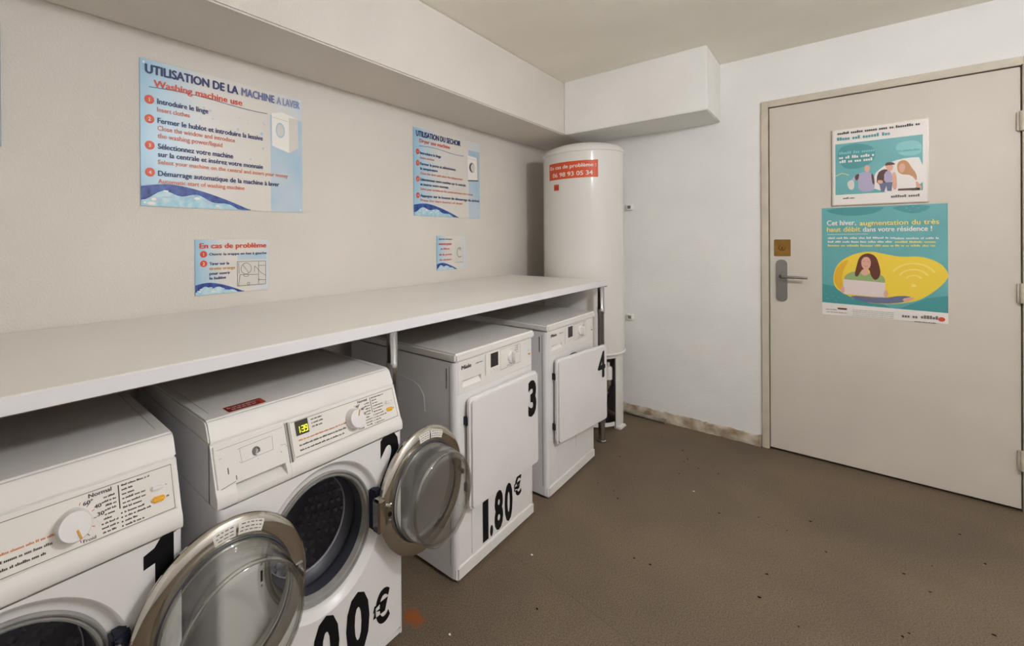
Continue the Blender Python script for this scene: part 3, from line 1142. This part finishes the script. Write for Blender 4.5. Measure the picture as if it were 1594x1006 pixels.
    for zz in (dz1 - .085, dz0 + .085):
        hg = MB(); hg.M = A
        hg.box((-.008, -.005, zz - .016), (.010, .004, zz + .016), M_NAVY, .002)
        hg.build('hinge', door)
    nm = MB()
    nm.M = A @ frame((.0262, 0, 0), (0, 1, 0), (0, 0, 1))
    if digit == '4':
        nm.text('4', dw - .112, .506, .148, M_BLACK, width=.086, bold=.034)
    else:
        nm.text('3', dw - .096, .496, .148, M_BLACK, width=.072, bold=.045, off=True)
    nm.build('number_decal', door, smooth=False)
    if price:
        pr = MB(); pr.M = frame((xf + .0032, 0, 0), (0, 1, 0), (0, 0, 1))
        pr.text('1', -.128, .084, .150, M_BLACK, width=.040, bold=.05, off=True)
        pr.text('.', -.077, .084, .150, M_BLACK, width=.022, bold=.05, off=True)
        pr.text('8', -.044, .084, .150, M_BLACK, width=.066, bold=.045, off=True)
        pr.text('0', .034, .084, .150, M_BLACK, width=.064, bold=.045, off=True)
        pr.text('€', .110, .152, .082, M_BLACK, width=.064, bold=.03, off=True)
        pr.build('price_decal', root, smooth=False)
    return root


dryer('tumble_dryer', 'white tumble dryer numbered 3 with closed square door and price below', -1.860, '3', True, 0.6)
dryer('tumble_dryer', 'white tumble dryer numbered 4 at the end, its square door slightly ajar', -1.130, '4', False, 6.2)

# ------------------------------------------------------------------ water heater
HX, HY, HR = 0.430, -0.302, 0.262
wh = thing('water_heater', 'tall white cylindrical water heater standing in the corner on a sheet metal stand', 'water heater', (HX, HY, 0))
b = MB()
b.lathe([(0, .515), (HR - .004, .515), (HR, .520), (HR, 1.846), (HR - .003, 1.849)], M_HEATER, n=96)
b.build('tank', wh)
b = MB()
b.lathe([(HR - .003, 1.849), (HR + .002, 1.851), (HR + .002, 1.866), (HR - .004, 1.880), (HR - .03, 1.898), (HR - .09, 1.918), (.08, 1.930), (0, 1.932)], M_PLAST, n=96)
b.build('top_cap', wh)
b = MB()
b.lathe([(HR - .03, .498), (HR + .002, .500), (HR + .006, .506), (HR + .004, .514), (HR - .002, .518)], M_PLAST, n=96)
b.build('bottom_rim', wh)


def arc_plate(mb, r, a0, a1, z0, z1, th, mt, n=10):
    mb.lathe([(r - th, z0), (r, z0), (r, z1), (r - th, z1), (r - th, z0)], mt, n=n, a0=math.radians(a0), a1=math.radians(a1))
    for a in (a0, a1):
        c_, s_ = math.cos(math.radians(a)), math.sin(math.radians(a))
        mb.face([((r - th) * c_, (r - th) * s_, z0), (r * c_, r * s_, z0), (r * c_, r * s_, z1), ((r - th) * c_, (r - th) * s_, z1)], mt)


b = MB()
arc_plate(b, .250, 0, 359.99, .478, .500, .006, M_PLAST, 72)
b.build('stand_collar', wh)
for (a0, a1) in ((-16, 28), (104, 148), (218, 262)):
    b = MB()
    arc_plate(b, .250, a0, a1, .018, .479, .006, M_PLAST, 12)
    st = b.build('stand_leg', wh)
    b = MB()
    am = math.radians((a0 + a1) / 2 - 8)
    b.M = Matrix.Translation((.247 * math.cos(am), .247 * math.sin(am), 0)) @ Matrix.Rotation(am, 4, 'Z')
    b.box((-.025, -.05, 0), (.022, .05, .018), M_PLAST, .006)
    b.build('stand_foot', st)
b = MB()
arc_plate(b, .246, -74, -18, .030, .055, .006, M_PLAST, 16)
b.build('stand_bar', wh)
b = MB()
arc_plate(b, .238, 26, 284, .020, .479, .004, M_STAND, 40)
b.build('stand_back', wh)
# safety group and pipes under the tank
b = MB()
b.lathe([(0, .325), (.022, .325), (.027, .332), (.027, .400), (.022, .412), (.010, .416), (.010, .44), (0, .44)], M_WHITEP, o=(.190, -.066, 0), n=24)
b.build('siphon', wh)
b = MB()
b.box((.125, -.115, .425), (.172, -.070, .478), M_VALVE, .008)
b.lathe([(0, 0), (.017, 0), (.019, .006), (.019, .02), (0, .022)], M_VALVE, o=(.15, -.136, .452), axis='y', n=16)
b.build('safety_valve', wh)
b = MB()
b.tube([(.190, -.066, .326), (.190, -.066, .29), (.183, -.068, .25), (.14, -.08, .20), (.11, -.07, .14), (.10, -.05, .06)], .017, M_COPPER)
b.build('drain_pipe', wh)
b = MB()
b.tube([(.226, -.070, .477), (.227, -.070, .36), (.224, -.074, .28), (.206, -.088, .22), (.192, -.095, .16), (.190, -.095, .02)], .006, M_NAVY)
b.build('cable', wh)
for z in (1.494, .702):
    b = MB()
    b.box((.205, .272, z - .02), (.242, .3018, z + .02), M_WHITEP, .002)
    b.box((.212, .2705, z - .011), (.232, .2722, z + .011), M_LINE)
    b.build('wall_bracket', wh)
# sticker wrapped round the tank
b = MB()


def wrap(r):
    def f(x, y, z):
        a = x / HR
        return ((r + z) * math.cos(a), (r + z) * math.sin(a), y)
    return f


a0, a1, z0, z1 = -121, -47, 1.672, 1.785
b.lathe([(HR + .0006, z0), (HR + .0006, z1)], M_ORANGE, n=24, a0=math.radians(a0), a1=math.radians(a1))
xa = math.radians(a0) * HR
b.text('En cas de problème :', xa + .012, 1.742, .026, M_WHITEP, width=.315, bold=.022, lay=3, warp=wrap(HR + .0004))
b.text('06 98 93 05 34', xa + .035, 1.688, .030, M_WHITEP, width=.270, bold=.015, lay=3, warp=wrap(HR + .0004))
ob = b.build('phone_sticker', wh, smooth=False)
ob['label'] = 'orange sticker with white lettering'
b = MB()
b.lathe([(HR + .0006, 1.598), (HR + .0006, 1.640)], M_ORANGE, n=6, a0=math.radians(-111), a1=math.radians(-102))
xa = math.radians(-111) * HR
b.text('LG', xa + .006, 1.610, .018, M_BROWN, width=.026, bold=.03, lay=3, warp=wrap(HR + .0004))
ob = b.build('small_sticker', wh, smooth=False)
ob['label'] = 'small orange square sticker'

# pipe lying along the foot of the back wall
pp = thing('floor_pipe', 'thin grey pipe lying along the foot of the back wall beside the water heater', 'pipe', (.62, -.03, 0))
b = MB()
b.tube([(.0, .005, .016), (.05, .003, .016), (.12, 0, .015), (.235, -.004, .014)], .013, M_COPPER, 14)
b.build('pipe_run', pp)
b = MB()
b.lathe([(0, -.002), (.0155, -.002), (.0155, .020), (0, .020)], M_COPPER, o=(.235, -.004, .0155), axis='x', n=16)
b.build('end_cap', pp)


# ------------------------------------------------------------------ signs on the left wall
def sign(name, label, yc, z0, W, Hh, group=None):
    root = thing(name, label, 'sign', (0.0, yc, z0 + Hh / 2), group)
    p = MB()
    p.M = frame((0, -W / 2, -Hh / 2), (0, 1, 0), (0, 0, 1))
    p.box((0, 0, .0005), (W, Hh, .004), M_SPLATE, .0008)
    p.build('plate', root, smooth=False)
    pr = MB()
    pr.M = frame((.0041, -W / 2, -Hh / 2), (0, 1, 0), (0, 0, 1))
    tx = MB()
    tx.M = frame((.0041, -W / 2, -Hh / 2), (0, 1, 0), (0, 0, 1))
    return root, pr, tx


def wave(pr, W, Hh, h, x1):
    """blue water wave swelling from the lower left corner"""
    top, low = [], []
    n = 30
    for i in range(n + 1):
        t = i / n
        x = x1 * t
        yt = h * (.84 + .16 * math.sin(PI * min(t * 2.0, 1))) if t < .25 else h * (1 - ((t - .25) / .75) ** 1.5)
        th_ = h * (.46 - .30 * t) * (1 + .30 * math.sin(t * 21 + 1))
        top.append((x, max(yt, .003) + .0006))
        low.append((x, max(yt - th_, .0012)))
    pr.flat([(0, .0006)] + low + [(x1, .0006)], M_WAVE2, 2)
    for i in range(n):
        pr.flat([low[i], low[i + 1], top[i + 1], top[i]], M_WAVE1, 3)
    rw = random.Random(int(W * 1000))
    for i in range(16):
        t = rw.uniform(.05, .7)
        k = int(t * n)
        pr.disc(x1 * t, low[k][1] * rw.uniform(.3, 1.0) + .001, h * rw.uniform(.06, .22), h * rw.uniform(.03, .07), M_BAND if i % 3 else M_WHITEP, 3.3 + i * .04, 10)
    return pr


def machine_icon(pr, H_, quad_front, quad_side, cx_, cy_, rx, ry, dryer_=False):
    pr.flat([H_(p) for p in quad_front], M_WHITEP, 3)
    pr.flat([H_(p) for p in quad_side], M_PALE, 3)


# --- the large washing machine notice
W, Hh = .648, .510
root, pr, tx = sign('instruction_sign', 'large pale blue French and English washing machine instruction sign on the left wall', -2.668, 1.396, W, Hh)
Hm = homography([(65, 40), (1048, 297), (1043, 972), (65, 915)], W, Hh)
pr.rect(.492, .001, .647, Hh - .10, M_BAND, 1)
wave(pr, W, Hh, .080, .40)
pr.flat([Hm(p) for p in [(862, 378), (968, 408), (968, 618), (862, 572)]], M_WHITEP, 2)
pr.flat([Hm(p) for p in [(968, 408), (1020, 418), (1022, 590), (968, 618)]], M_PALE, 2)
pr.flat([Hm(p) for p in [(862, 378), (925, 374), (1020, 418), (968, 408)]], M_WHITEP, 2)
c_ = Hm((913, 482))
pr.disc(c_[0], c_[1], .022, .033, M_BAND, 3)
pr.disc(c_[0], c_[1], .017, .026, M_PALE, 4)
pr.line([Hm(p) for p in [(866, 402), (964, 432)]], .0015, M_GREY, 3)
pr.line([Hm(p) for p in [(968, 408), (968, 618)]], .0012, M_GREY, 3)
rb = random.Random(5)
for i in range(22):
    pr.disc(rb.uniform(.15, .47), rb.uniform(.10, .40), *[rb.uniform(.002, .006)] * 2, M_BAND, 1.5, 10)
for (fx, fy) in ((.012, .012), (W - .012, .012), (.012, Hh - .012), (W - .012, Hh - .012)):
    pr.disc(fx, fy, .004, .004, M_WHITEP, 4, 12)
pr.line([(.028 + .01 * i, Hh * (1 - .185) - .0000 * i + .006 * math.sin(i * .12)) for i in range(46)], .0022, M_NAVYINK, 3)
pr.build('artwork', root, smooth=False)


def row(tx, s, x0, x1, vtop, vbot, mt, Hs, bold=.0, lay=5):
    tx.text(s, x0, Hs * (1 - vbot), Hs * (vbot - vtop), mt, width=x1 - x0, bold=bold, lay=lay)


row(tx, 'UTILISATION DE LA', .016, .352, .030, .093, M_NAVYINK, Hh, .05)
row(tx, 'MACHINE', .364, .512, .030, .093, M_NAVYGLARE, Hh, .05)
row(tx, 'A LAVER', .521, .636, .030, .093, M_NAVYGLARE2, Hh, .05)
row(tx, 'Washing machine use', .043, .368, .128, .176, M_REDINK, Hh, .035)
for (s, x1, va, vb, mt_, bd) in (
        ('Introduire le linge', .232, .252, .290, M_NAVYINK, .036), ('Insert clothes', .164, .312, .345, M_ORTEXT, .018),
        ('Fermer le hublot et introduire la lessive', .456, .385, .423, M_NAVYINK, .036), ('Close the window and introduce', .336, .440, .474, M_ORTEXT, .018),
        ('the washing power/liquid', .285, .492, .526, M_ORTEXT, .018),
        ('Sélectionnez votre machine', .328, .563, .601, M_NAVYINK, .036), ('sur la centrale et insérez votre monnaie', .456, .619, .655, M_NAVYINK, .036),
        ('Select your machine on the central and insert your money', .574, .675, .706, M_ORTEXT, .018),
        ('Démarrage automatique de la machine à laver', .531, .750, .787, M_NAVYINK, .036), ('Automatic start of washing machine', .374, .808, .840, M_ORTEXT, .018)):
    row(tx, s, .054, x1, va, vb, mt_, Hh, bd)
for n_, v_ in (('1', .272), ('2', .404), ('3', .584), ('4', .768)):
    tx.disc(.029, Hh * (1 - v_), .0155, .0155, M_REDINK, 3, 24)
    tx.disc(.029, Hh * (1 - v_), .0115, .0115, M_ORANGE, 4, 24)
    tx.text(n_, .029, Hh * (1 - v_) - .0065, .013, M_PALE, bold=.03, lay=5, anchor='c')
tx.build('lettering', root, smooth=False)

# --- the tumble dryer notice
W, Hh = .659, .506
root, pr, tx = sign('instruction_sign', 'pale blue tumble dryer instruction sign on the left wall, nearer the water heater', -1.278, 1.410, W, Hh)
Hm = homography([(82, 103), (690, 268), (690, 955), (85, 918)], W, Hh)
pr.rect(.532, .001, .657, Hh - .06, M_BAND, 1)
wave(pr, W, Hh, .072, .42)
pr.flat([Hm(p) for p in [(578, 372), (662, 398), (674, 612), (580, 604)]], M_WHITEP, 2)
pr.flat([Hm(p) for p in [(580, 600), (674, 604), (674, 614), (580, 610)]], M_INK, 3)
pr.flat([Hm(p) for p in [(664, 398), (674, 402), (676, 612), (668, 612)]], M_GREY, 3)
c_ = Hm((617, 487))
pr.disc(c_[0], c_[1], .034, .034, M_GREY, 3)
pr.disc(c_[0], c_[1], .028, .028, M_INK, 4)
pr.disc(c_[0] + .010, c_[1], .024, .026, M_PALE, 5)
pr.line([Hm(p) for p in [(578, 400), (664, 425)]], .0015, M_GREY, 3)
for i in range(14):
    pr.disc(rb.uniform(.2, .5), rb.uniform(.10, .42), *[rb.uniform(.002, .005)] * 2, M_BAND, 1.5, 10)
pr.line([(.045 + .01 * i, Hh * (1 - .205) + .006 * math.sin(i * .13)) for i in range(44)], .0022, M_NAVYINK, 3)
pr.build('artwork', root, smooth=False)
row(tx, 'UTILISATION DU SECHOIR', .020, .445, .030, .095, M_NAVYINK, Hh, .055)
row(tx, 'Dryer use machine', .050, .333, .118, .162, M_REDINK, Hh, .030)
for (s, x1, va, vb, mt_, bd) in (
        ('Introduire le linge', .246, .262, .295, M_NAVYINK, .034), ('Insert clothes', .181, .318, .346, M_ORTEXT, .016),
        ('Fermer la porte et sélectionnez', .391, .385, .418, M_NAVYINK, .034), ('la température', .212, .440, .472, M_NAVYINK, .034),
        ('Close the door and select the temperature', .463, .495, .524, M_ORTEXT, .016),
        ('Sélectionnez votre machine sur la centrale', .496, .565, .597, M_NAVYINK, .034), ('et insérez votre monnaie', .315, .620, .652, M_NAVYINK, .034),
        ('Select your machine on the central and insert your money', .574, .675, .704, M_ORTEXT, .016),
        ('Appuyez sur le bouton de démarrage du séchoir', .650, .750, .782, M_NAVYINK, .034), ('Press the start button of dryer', .463, .805, .834, M_ORTEXT, .016)):
    row(tx, s, .055, x1, va, vb, mt_, Hh, bd)
for n_, v_ in (('1', .272), ('2', .400), ('3', .582), ('4', .768)):
    tx.disc(.034, Hh * (1 - v_), .0145, .0165, M_REDINK, 3, 24)
    tx.text(n_, .034, Hh * (1 - v_) - .0065, .013, M_PALE, bold=.03, lay=5, anchor='c')
tx.build('lettering', root, smooth=False)

# --- the small notice about the door release
W, Hh = .300, .210
root, pr, tx = sign('notice_sign', 'small blue notice headed En cas de problème, below the large instruction sign', -2.664, 1.068, W, Hh)
Hm = homography([(125, 105), (1165, 125), (1160, 825), (125, 905)], W, Hh)
pr.rect(.164, .128, .288, .150, M_BAND, 1)
wave(pr, W, Hh, .045, .19)
pr.flat([Hm(p) for p in [(720, 430), (1120, 430), (1115, 750), (720, 775)]], M_PALE, 2)
for pts in ([(720, 430), (1120, 430), (1115, 750), (720, 775), (720, 430)], [(1020, 440), (1015, 750)], [(760, 615), (1010, 615)], [(760, 615), (735, 770)], [(810, 615), (815, 640), (870, 640), (875, 615)],
            [(1020, 490), (1115, 490)], [(960, 490), (1000, 530), (1050, 590), (1115, 630)], [(965, 500), (960, 580)], [(1020, 690), (1115, 690)], [(1020, 675), (1030, 700)], [(740, 445), (745, 600)], [(800, 480), (880, 590)]):
    pr.line([Hm(p) for p in pts], .0016, M_INK, 4)
for (cx_, cy_, r_) in ((845, 530, .022), (875, 742, .005)):
    c_ = Hm((cx_, cy_))
    pr.line([(c_[0] + r_ * math.cos(a * PI / 12), c_[1] + r_ * math.sin(a * PI / 12)) for a in range(25)], .0016, M_INK, 4)
pr.build('artwork', root, smooth=False)
row(tx, 'En cas de problème', .016, .290, .062, .158, M_REDINK, Hh, .040)
row(tx, 'Ouvrir la trappe en bas à gauche', .052, .290, .242, .290, M_NAVYINK, Hh, .030)
for s, x1, va, mt_ in (('Tirer sur la', .130, .412, M_NAVYINK), ('tirette orange', .154, .500, M_AMBER), ('pour ouvrir', .134, .590, M_NAVYINK), ('le hublot', .117, .675, M_NAVYINK)):
    row(tx, s, .052, x1, va, va + .054, mt_, Hh, .032)
for n_, v_ in (('1', .265), ('2', .435)):
    tx.disc(.031, Hh * (1 - v_), .0135, .0125, M_REDINK, 3, 24)
    tx.text(n_, .031, Hh * (1 - v_) - .006, .012, M_PALE, bold=.03, lay=5, anchor='c')
tx.build('lettering', root, smooth=False)

# --- the small notice about the filter
W, Hh = .292, .210
root, pr, tx = sign('notice_sign', 'small blue notice about cleaning the filter, below the dryer instruction sign', -1.262, 1.084, W, Hh)
wave(pr, W, Hh, .045, .20)
pr.flat([(.175, .046), (.262, .042), (.262, .150), (.240, .175), (.175, .165)], M_PALE, 2)
pr.rect(.182, .040, .264, .045, M_GREY, 3)
pr.rect(.262, .040, .268, .150, M_BAND, 3)
pts = [(.226 + .026 * math.cos(a), .105 + .030 * math.sin(a)) for a in [math.radians(60 + 250 * i / 18) for i in range(19)]]
pr.line(pts, .004, M_INK, 4)
pr.line([(.18, .13), (.205, .132)], .002, M_GREY, 4)
pr.disc(.232, .124, .012, .008, M_GREY, 3, 14)
pr.build('artwork', root, smooth=False)
row(tx, 'Après chaque', .018, .149, .070, .115, M_INK, Hh, .02)
row(tx, 'nettoyez', .018, .145, .190, .265, M_REDINK, Hh, .04)
row(tx, 'le', .037, .052, .345, .400, M_INK, Hh, .02)
row(tx, 'filtre', .062, .124, .345, .400, M_REDINK, Hh, .03)
row(tx, 'de la porte', .020, .145, .505, .570, M_REDINK, Hh, .02)
row(tx, 'du séchoir', .024, .145, .660, .720, M_REDINK, Hh, .02)
tx.build('lettering', root, smooth=False)

# --- edge of another board at the photograph's left edge
root = thing('wall_board', 'plain grey board on the left wall past the large sign, only its edge in view', 'board', (0, -3.60, 1.725))
p = MB()
p.box((.0005, -.25, -.178), (.010, .253, .178), M_SEDGE, .001)
p.build('board_panel', root)

# ------------------------------------------------------------------ posters on the door
# upper poster in a thin frame
x0, x1, z0, z1 = 1.684, 2.026, 1.440, 1.860
W, Hh = x1 - x0, z1 - z0
root = thing('framed_poster', 'white framed poster of three young people on teal, upper one on the door', 'poster', ((x0 + x1) / 2, 0, (z0 + z1) / 2))
Fm = frame((-W / 2, 0, -Hh / 2), (1, 0, 0), (0, 0, 1))
p = MB(); p.M = Fm
p.box((0, 0, .0005), (W, Hh, .014), M_ACRYL, .002)
p.build('poster_frame', root)
p = MB(); p.M = Fm @ Matrix.Translation((0, 0, .0142))
p.rect(.006, .006, W - .006, Hh - .006, M_PAPER, .5)
Hm = homography([(165, 158), (1185, 35), (1185, 920), (165, 960)], W, Hh)


def poly(pts, mt_, lay, k=2):
    p.flat([Hm(q) for q in (smooth_poly(pts, k) if k else pts)], mt_, lay)


poly([(200, 312), (1118, 212), (1118, 798), (200, 846)], M_TEAL, 1, 0)
poly([(820, 300), (1100, 260), (1118, 430), (860, 440)], M_TEALL, 1.4, 2)
poly([(612, 825), (600, 640), (680, 560), (800, 490), (960, 455), (1118, 450), (1118, 798)], M_PAPER, 2, 1)
poly([(215, 430), (260, 330), (420, 300), (580, 320), (630, 390), (600, 500), (450, 570), (280, 570)], M_TEALD, 2, 2)
p.line([Hm(q) for q in [(205, 645), (270, 615), (345, 635)]], .003, M_SUNL, 2)
# three people, head to hips
poly([(440, 810), (440, 690), (400, 690), (345, 760), (330, 720), (420, 630), (490, 605), (570, 605), (612, 650), (618, 740), (600, 810)], M_LILAC, 3, 1)
poly([(405, 640), (455, 615), (440, 690), (410, 690)], M_BROWN, 4, 1)
poly([(575, 610), (605, 640), (612, 735), (590, 735)], M_BROWN, 4, 1)
poly([(320, 720), (360, 685), (400, 700), (395, 790), (345, 790)], M_PALE, 4, 2)
poly([(505, 545), (535, 528), (566, 548), (562, 590), (535, 610), (508, 590)], M_SKIN, 4, 2)
poly([(505, 545), (535, 522), (568, 548), (535, 540)], M_LILAC, 5, 1)
poly([(632, 740), (640, 620), (700, 575), (760, 580), (760, 740)], M_BROWN, 3, 1)
poly([(715, 600), (790, 590), (800, 720), (710, 720)], M_LILAC, 4, 1)
poly([(660, 720), (800, 710), (790, 805), (745, 805), (735, 750), (715, 810), (680, 810)], M_JEANS, 5, 0)
poly([(730, 530), (780, 515), (812, 540), (800, 590), (760, 600), (735, 575)], M_SKIN, 4, 2)
poly([(722, 545), (730, 505), (800, 500), (835, 525), (800, 530), (740, 535)], M_BROWN, 5, 1)
poly([(640, 690), (700, 690), (700, 725), (650, 730)], M_SKIN, 6, 1)
poly([(790, 620), (840, 600), (850, 790), (800, 790)], M_SKIN, 4, 1)
poly([(850, 580), (850, 510), (900, 478), (960, 490), (1000, 560), (1050, 620), (1060, 700), (1000, 680), (940, 640), (870, 620)], M_BLOND, 4, 2)
poly([(868, 540), (900, 510), (935, 530), (930, 590), (895, 620), (868, 590)], M_SKIN, 5, 2)
poly([(850, 660), (900, 630), (1000, 640), (1050, 700), (1060, 780), (860, 790)], M_PAPER, 6, 1)
poly([(1040, 690), (1100, 750), (1110, 785), (1050, 790)], M_SKIN, 7, 1)
poly([(858, 782), (1085, 772), (1085, 796), (858, 802)], M_BROWN, 7, 0)


def ptxt(s, xa, ya, xb, yb, hpx, mt_, bold=.02, lay=8):
    a, b2, c2 = Hm((xa, ya)), Hm((xb, yb)), Hm((xa, ya - hpx))
    p.text(s, a[0], (a[1] + b2[1]) / 2, abs(c2[1] - a[1]), mt_, width=b2[0] - a[0], bold=bold, lay=lay)


def pgrk(xa, ya, xb, hpx, mt_, seed, lay=8):
    a, b2, c2 = Hm((xa, ya)), Hm((xb, ya)), Hm((xa, ya - hpx))
    p.greek(a[0], a[1], b2[0] - a[0], abs(c2[1] - a[1]), mt_, lay, seed)


def grk2(xa, ya, xb, hpx, mt_, seed, lay=8):
    """greeked line level on the poster, starting at (xa, ya)"""
    a, c2 = Hm((xa, ya)), Hm((xa, ya - hpx))
    b2 = Hm((xb, ya))
    p.greek(a[0], a[1], b2[0] - a[0], abs(c2[1] - a[1]), mt_, lay, seed)


grk2(225, 212, 1075, 30, M_INK, 300)
grk2(220, 274, 825, 40, M_TEALD, 301)
grk2(240, 420, 610, 32, M_TEALL, 302)
grk2(240, 468, 610, 34, M_WHITEP, 303)
grk2(245, 510, 600, 34, M_WHITEP, 304)
grk2(850, 395, 1080, 20, M_TEAL, 305)
grk2(280, 888, 395, 18, M_INK, 306)
grk2(785, 876, 1085, 32, M_LINE, 307)
p.build('printed_sheet', root, smooth=False)

# lower poster
x0, x1, z0, z1 = 1.643, 2.085, 0.835, 1.430
W, Hh = x1 - x0, z1 - z0
root = thing('paper_poster', 'teal paper poster of a woman with laptop on yellow, lower one on the door', 'poster', ((x0 + x1) / 2, 0, (z0 + z1) / 2))
Fm = frame((-W / 2, 0, -Hh / 2), (1, 0, 0), (0, 0, 1))
p = MB(); p.M = Fm
p.box((0, 0, .0003), (W, Hh, .0012), M_PAPER)
p.build('paper', root, smooth=False)
p = MB(); p.M = Fm @ Matrix.Translation((0, 0, .0013))
Hm = homography([(72, 75), (1055, 35), (1058, 955), (75, 905)], W, Hh)
poly([(72, 75), (1055, 35), (1058, 872), (75, 812)], M_TEAL, .5, 0)
poly([(85, 80), (560, 62), (560, 78), (480, 118), (300, 138), (150, 118)], M_TEALD, 1, 1)
poly([(600, 62), (930, 45), (900, 90), (800, 118), (700, 100)], M_TEALD, 1, 1)
poly([(76, 668), (200, 690), (420, 760), (620, 842), (500, 838), (76, 812)], M_TEALD, 1, 0)
poly([(700, 840), (900, 760), (1058, 740), (1058, 872), (620, 842)], M_TEALD, 1, 0)
poly([(160, 600), (200, 500), (320, 430), (460, 405), (580, 430), (700, 450), (860, 440), (1000, 490), (1057, 560), (1057, 610), (980, 690), (860, 770), (760, 800), (560, 820), (380, 800), (240, 740), (170, 690)], M_SUN, 2, 2)
poly([(165, 610), (200, 520), (300, 460), (240, 560), (230, 640), (250, 730), (185, 690)], M_SUND, 3, 2)
for rr, wv in ((190, 13), (128, 11), (68, 10)):
    p.line([Hm((795 + rr * 1.0 * math.cos(a), 640 - rr * .75 * math.sin(a))) for a in [math.radians(32 + 116 * i / 14) for i in range(15)]], .0075, M_SUNL, 4)
c_ = Hm((795, 668))
p.disc(c_[0], c_[1], .009, .009, M_SUNL, 4)
# woman with long auburn hair behind a laptop
poly([(250, 640), (255, 600), (330, 560), (420, 580), (520, 580), (575, 610), (570, 680), (400, 690), (260, 680)], M_GREENT, 4, 1)
poly([(330, 600), (350, 520), (370, 450), (430, 420), (500, 440), (530, 520), (540, 590), (500, 640), (460, 600), (450, 540), (380, 560), (360, 610)], M_HAIR, 5, 2)
poly([(385, 480), (410, 450), (450, 455), (465, 500), (450, 545), (415, 555), (388, 525)], M_SKIN, 6, 2)
poly([(380, 580), (395, 545), (440, 550), (445, 590), (410, 600)], M_SKIN, 5.5, 1)
p.line([Hm(q) for q in [(408, 522), (425, 528), (440, 520)]], .0018, M_REDINK, 7)
p.line([Hm(q) for q in [(400, 488), (414, 486)]], .0016, M_HAIR, 7)
p.line([Hm(q) for q in [(432, 488), (448, 490)]], .0016, M_HAIR, 7)
poly([(215, 690), (250, 680), (255, 735), (225, 735)], M_SKIN, 8, 1)
poly([(560, 720), (590, 700), (600, 750), (565, 765)], M_SKIN, 8, 1)
poly([(245, 628), (575, 650), (570, 765), (240, 742)], M_LAPTOP, 7, 0)
poly([(270, 750), (560, 770), (700, 745), (790, 755), (740, 795), (560, 815), (380, 800)], M_JEANS, 6, 1)
poly([(700, 770), (790, 752), (800, 770), (730, 800)], M_SKIN, 7, 1)
ptxt('Cet hiver,', 112, 210, 345, 204, 40, M_WHITEP, .025)
ptxt('augmentation du très', 372, 206, 990, 196, 38, M_SUNL, .02)
ptxt('haut débit', 112, 258, 380, 256, 38, M_SUNL, .02)
ptxt('dans votre résidence !', 398, 254, 935, 248, 38, M_WHITEP, .025)
p.line([Hm((115, 281)), Hm((440, 274))], .002, M_WHITEP, 5)
for i, (mt_, mt2) in enumerate(((M_WHITEP, M_WHITEP), (M_WHITEP, M_SUNL), (M_SUNL, M_SUNL))):
    grk2(120, 316 + i * 29, 640, 17, mt_, 320 + i)
    grk2(650, 313 + i * 28, 985, 17, mt2, 330 + i)
for (xa, ya) in ((95, 745), (150, 760), (200, 770), (110, 780), (180, 795), (730, 70), (760, 88), (820, 70), (780, 60), (850, 95)):
    p.line([Hm((xa, ya)), Hm((xa + 16, ya + 3))], .002, M_TEALL, 3)
grk2(105, 868, 190, 8, M_LINE, 340)
poly([(198, 852), (272, 856), (272, 869), (198, 865)], M_HAIR, 4, 0)
grk2(110, 888, 270, 7, M_LINE, 341)
for i in range(4):
    grk2(318, 868 + i * 14, 640, 7, M_GREY, 350 + i)
grk2(705, 912, 820, 28, M_LINE, 360)
grk2(850, 917, 975, 30, M_LINE, 361)
c_ = Hm((1008, 920))
p.disc(c_[0], c_[1], .011, .011, M_REDINK, 5, 16)
grk2(800, 945, 975, 9, M_LINE, 362)
p.build('printed_sheet', root, smooth=False)

# ------------------------------------------------------------------ ceiling lamp (out of view, lights the room)
cl = thing('ceiling_light', 'round white ceiling lamp lit above the open floor', 'lamp', LAMP)
b = MB()
b.lathe([(0, 0), (.05, 0), (.052, -.006), (.045, -.02), (.012, -.03), (.012, -LAMP_DROP + .11), (.045, -LAMP_DROP + .10), (.047, -LAMP_DROP + .085), (0, -LAMP_DROP + .085)], M_LAMPB, n=32)
b.build('lamp_base', cl)
b = MB()
b.lathe([(.1 * math.sin(PI * i / 18), -LAMP_DROP + .1 * math.cos(PI * i / 18)) for i in range(3, 19)], M_LAMP, n=32)
b.build('globe', cl)

# ------------------------------------------------------------------ specks on the floor
b = MB()
rs = random.Random(21)
spots = [(.826, -1.817), (.81, -2.329), (.963, -2.042), (1.926, -.997), (1.093, -.494), (1.247, -.564), (.807, -.729), (1.19, -.845), (.91, -.273), (1.382, -.387), (.82, -1.1), (1.612, -.76), (1.541, -.913)]
spots += [(rs.uniform(.9, 2.1), rs.uniform(-1.6, -.3)) for _ in range(22)]
for i, (x, y) in enumerate(spots):
    r_ = rs.uniform(.003, .0065)
    n = 6
    V = [(x + r_ * math.cos(2 * PI * k / n) * rs.uniform(.6, 1.2), y + r_ * math.sin(2 * PI * k / n) * rs.uniform(.6, 1.2), 0.0002) for k in range(n)] + [(x, y, .0022)]
    b.quads(V, [(k, (k + 1) % n, n) for k in range(n)], M_WHITEP if i in (0, 1, 7) else M_DARK)
ob = b.build('floor_grit', smooth=False, kind='stuff')
ob['label'] = 'dark and white specks of grit scattered on the brown floor'
ob['category'] = 'grit'
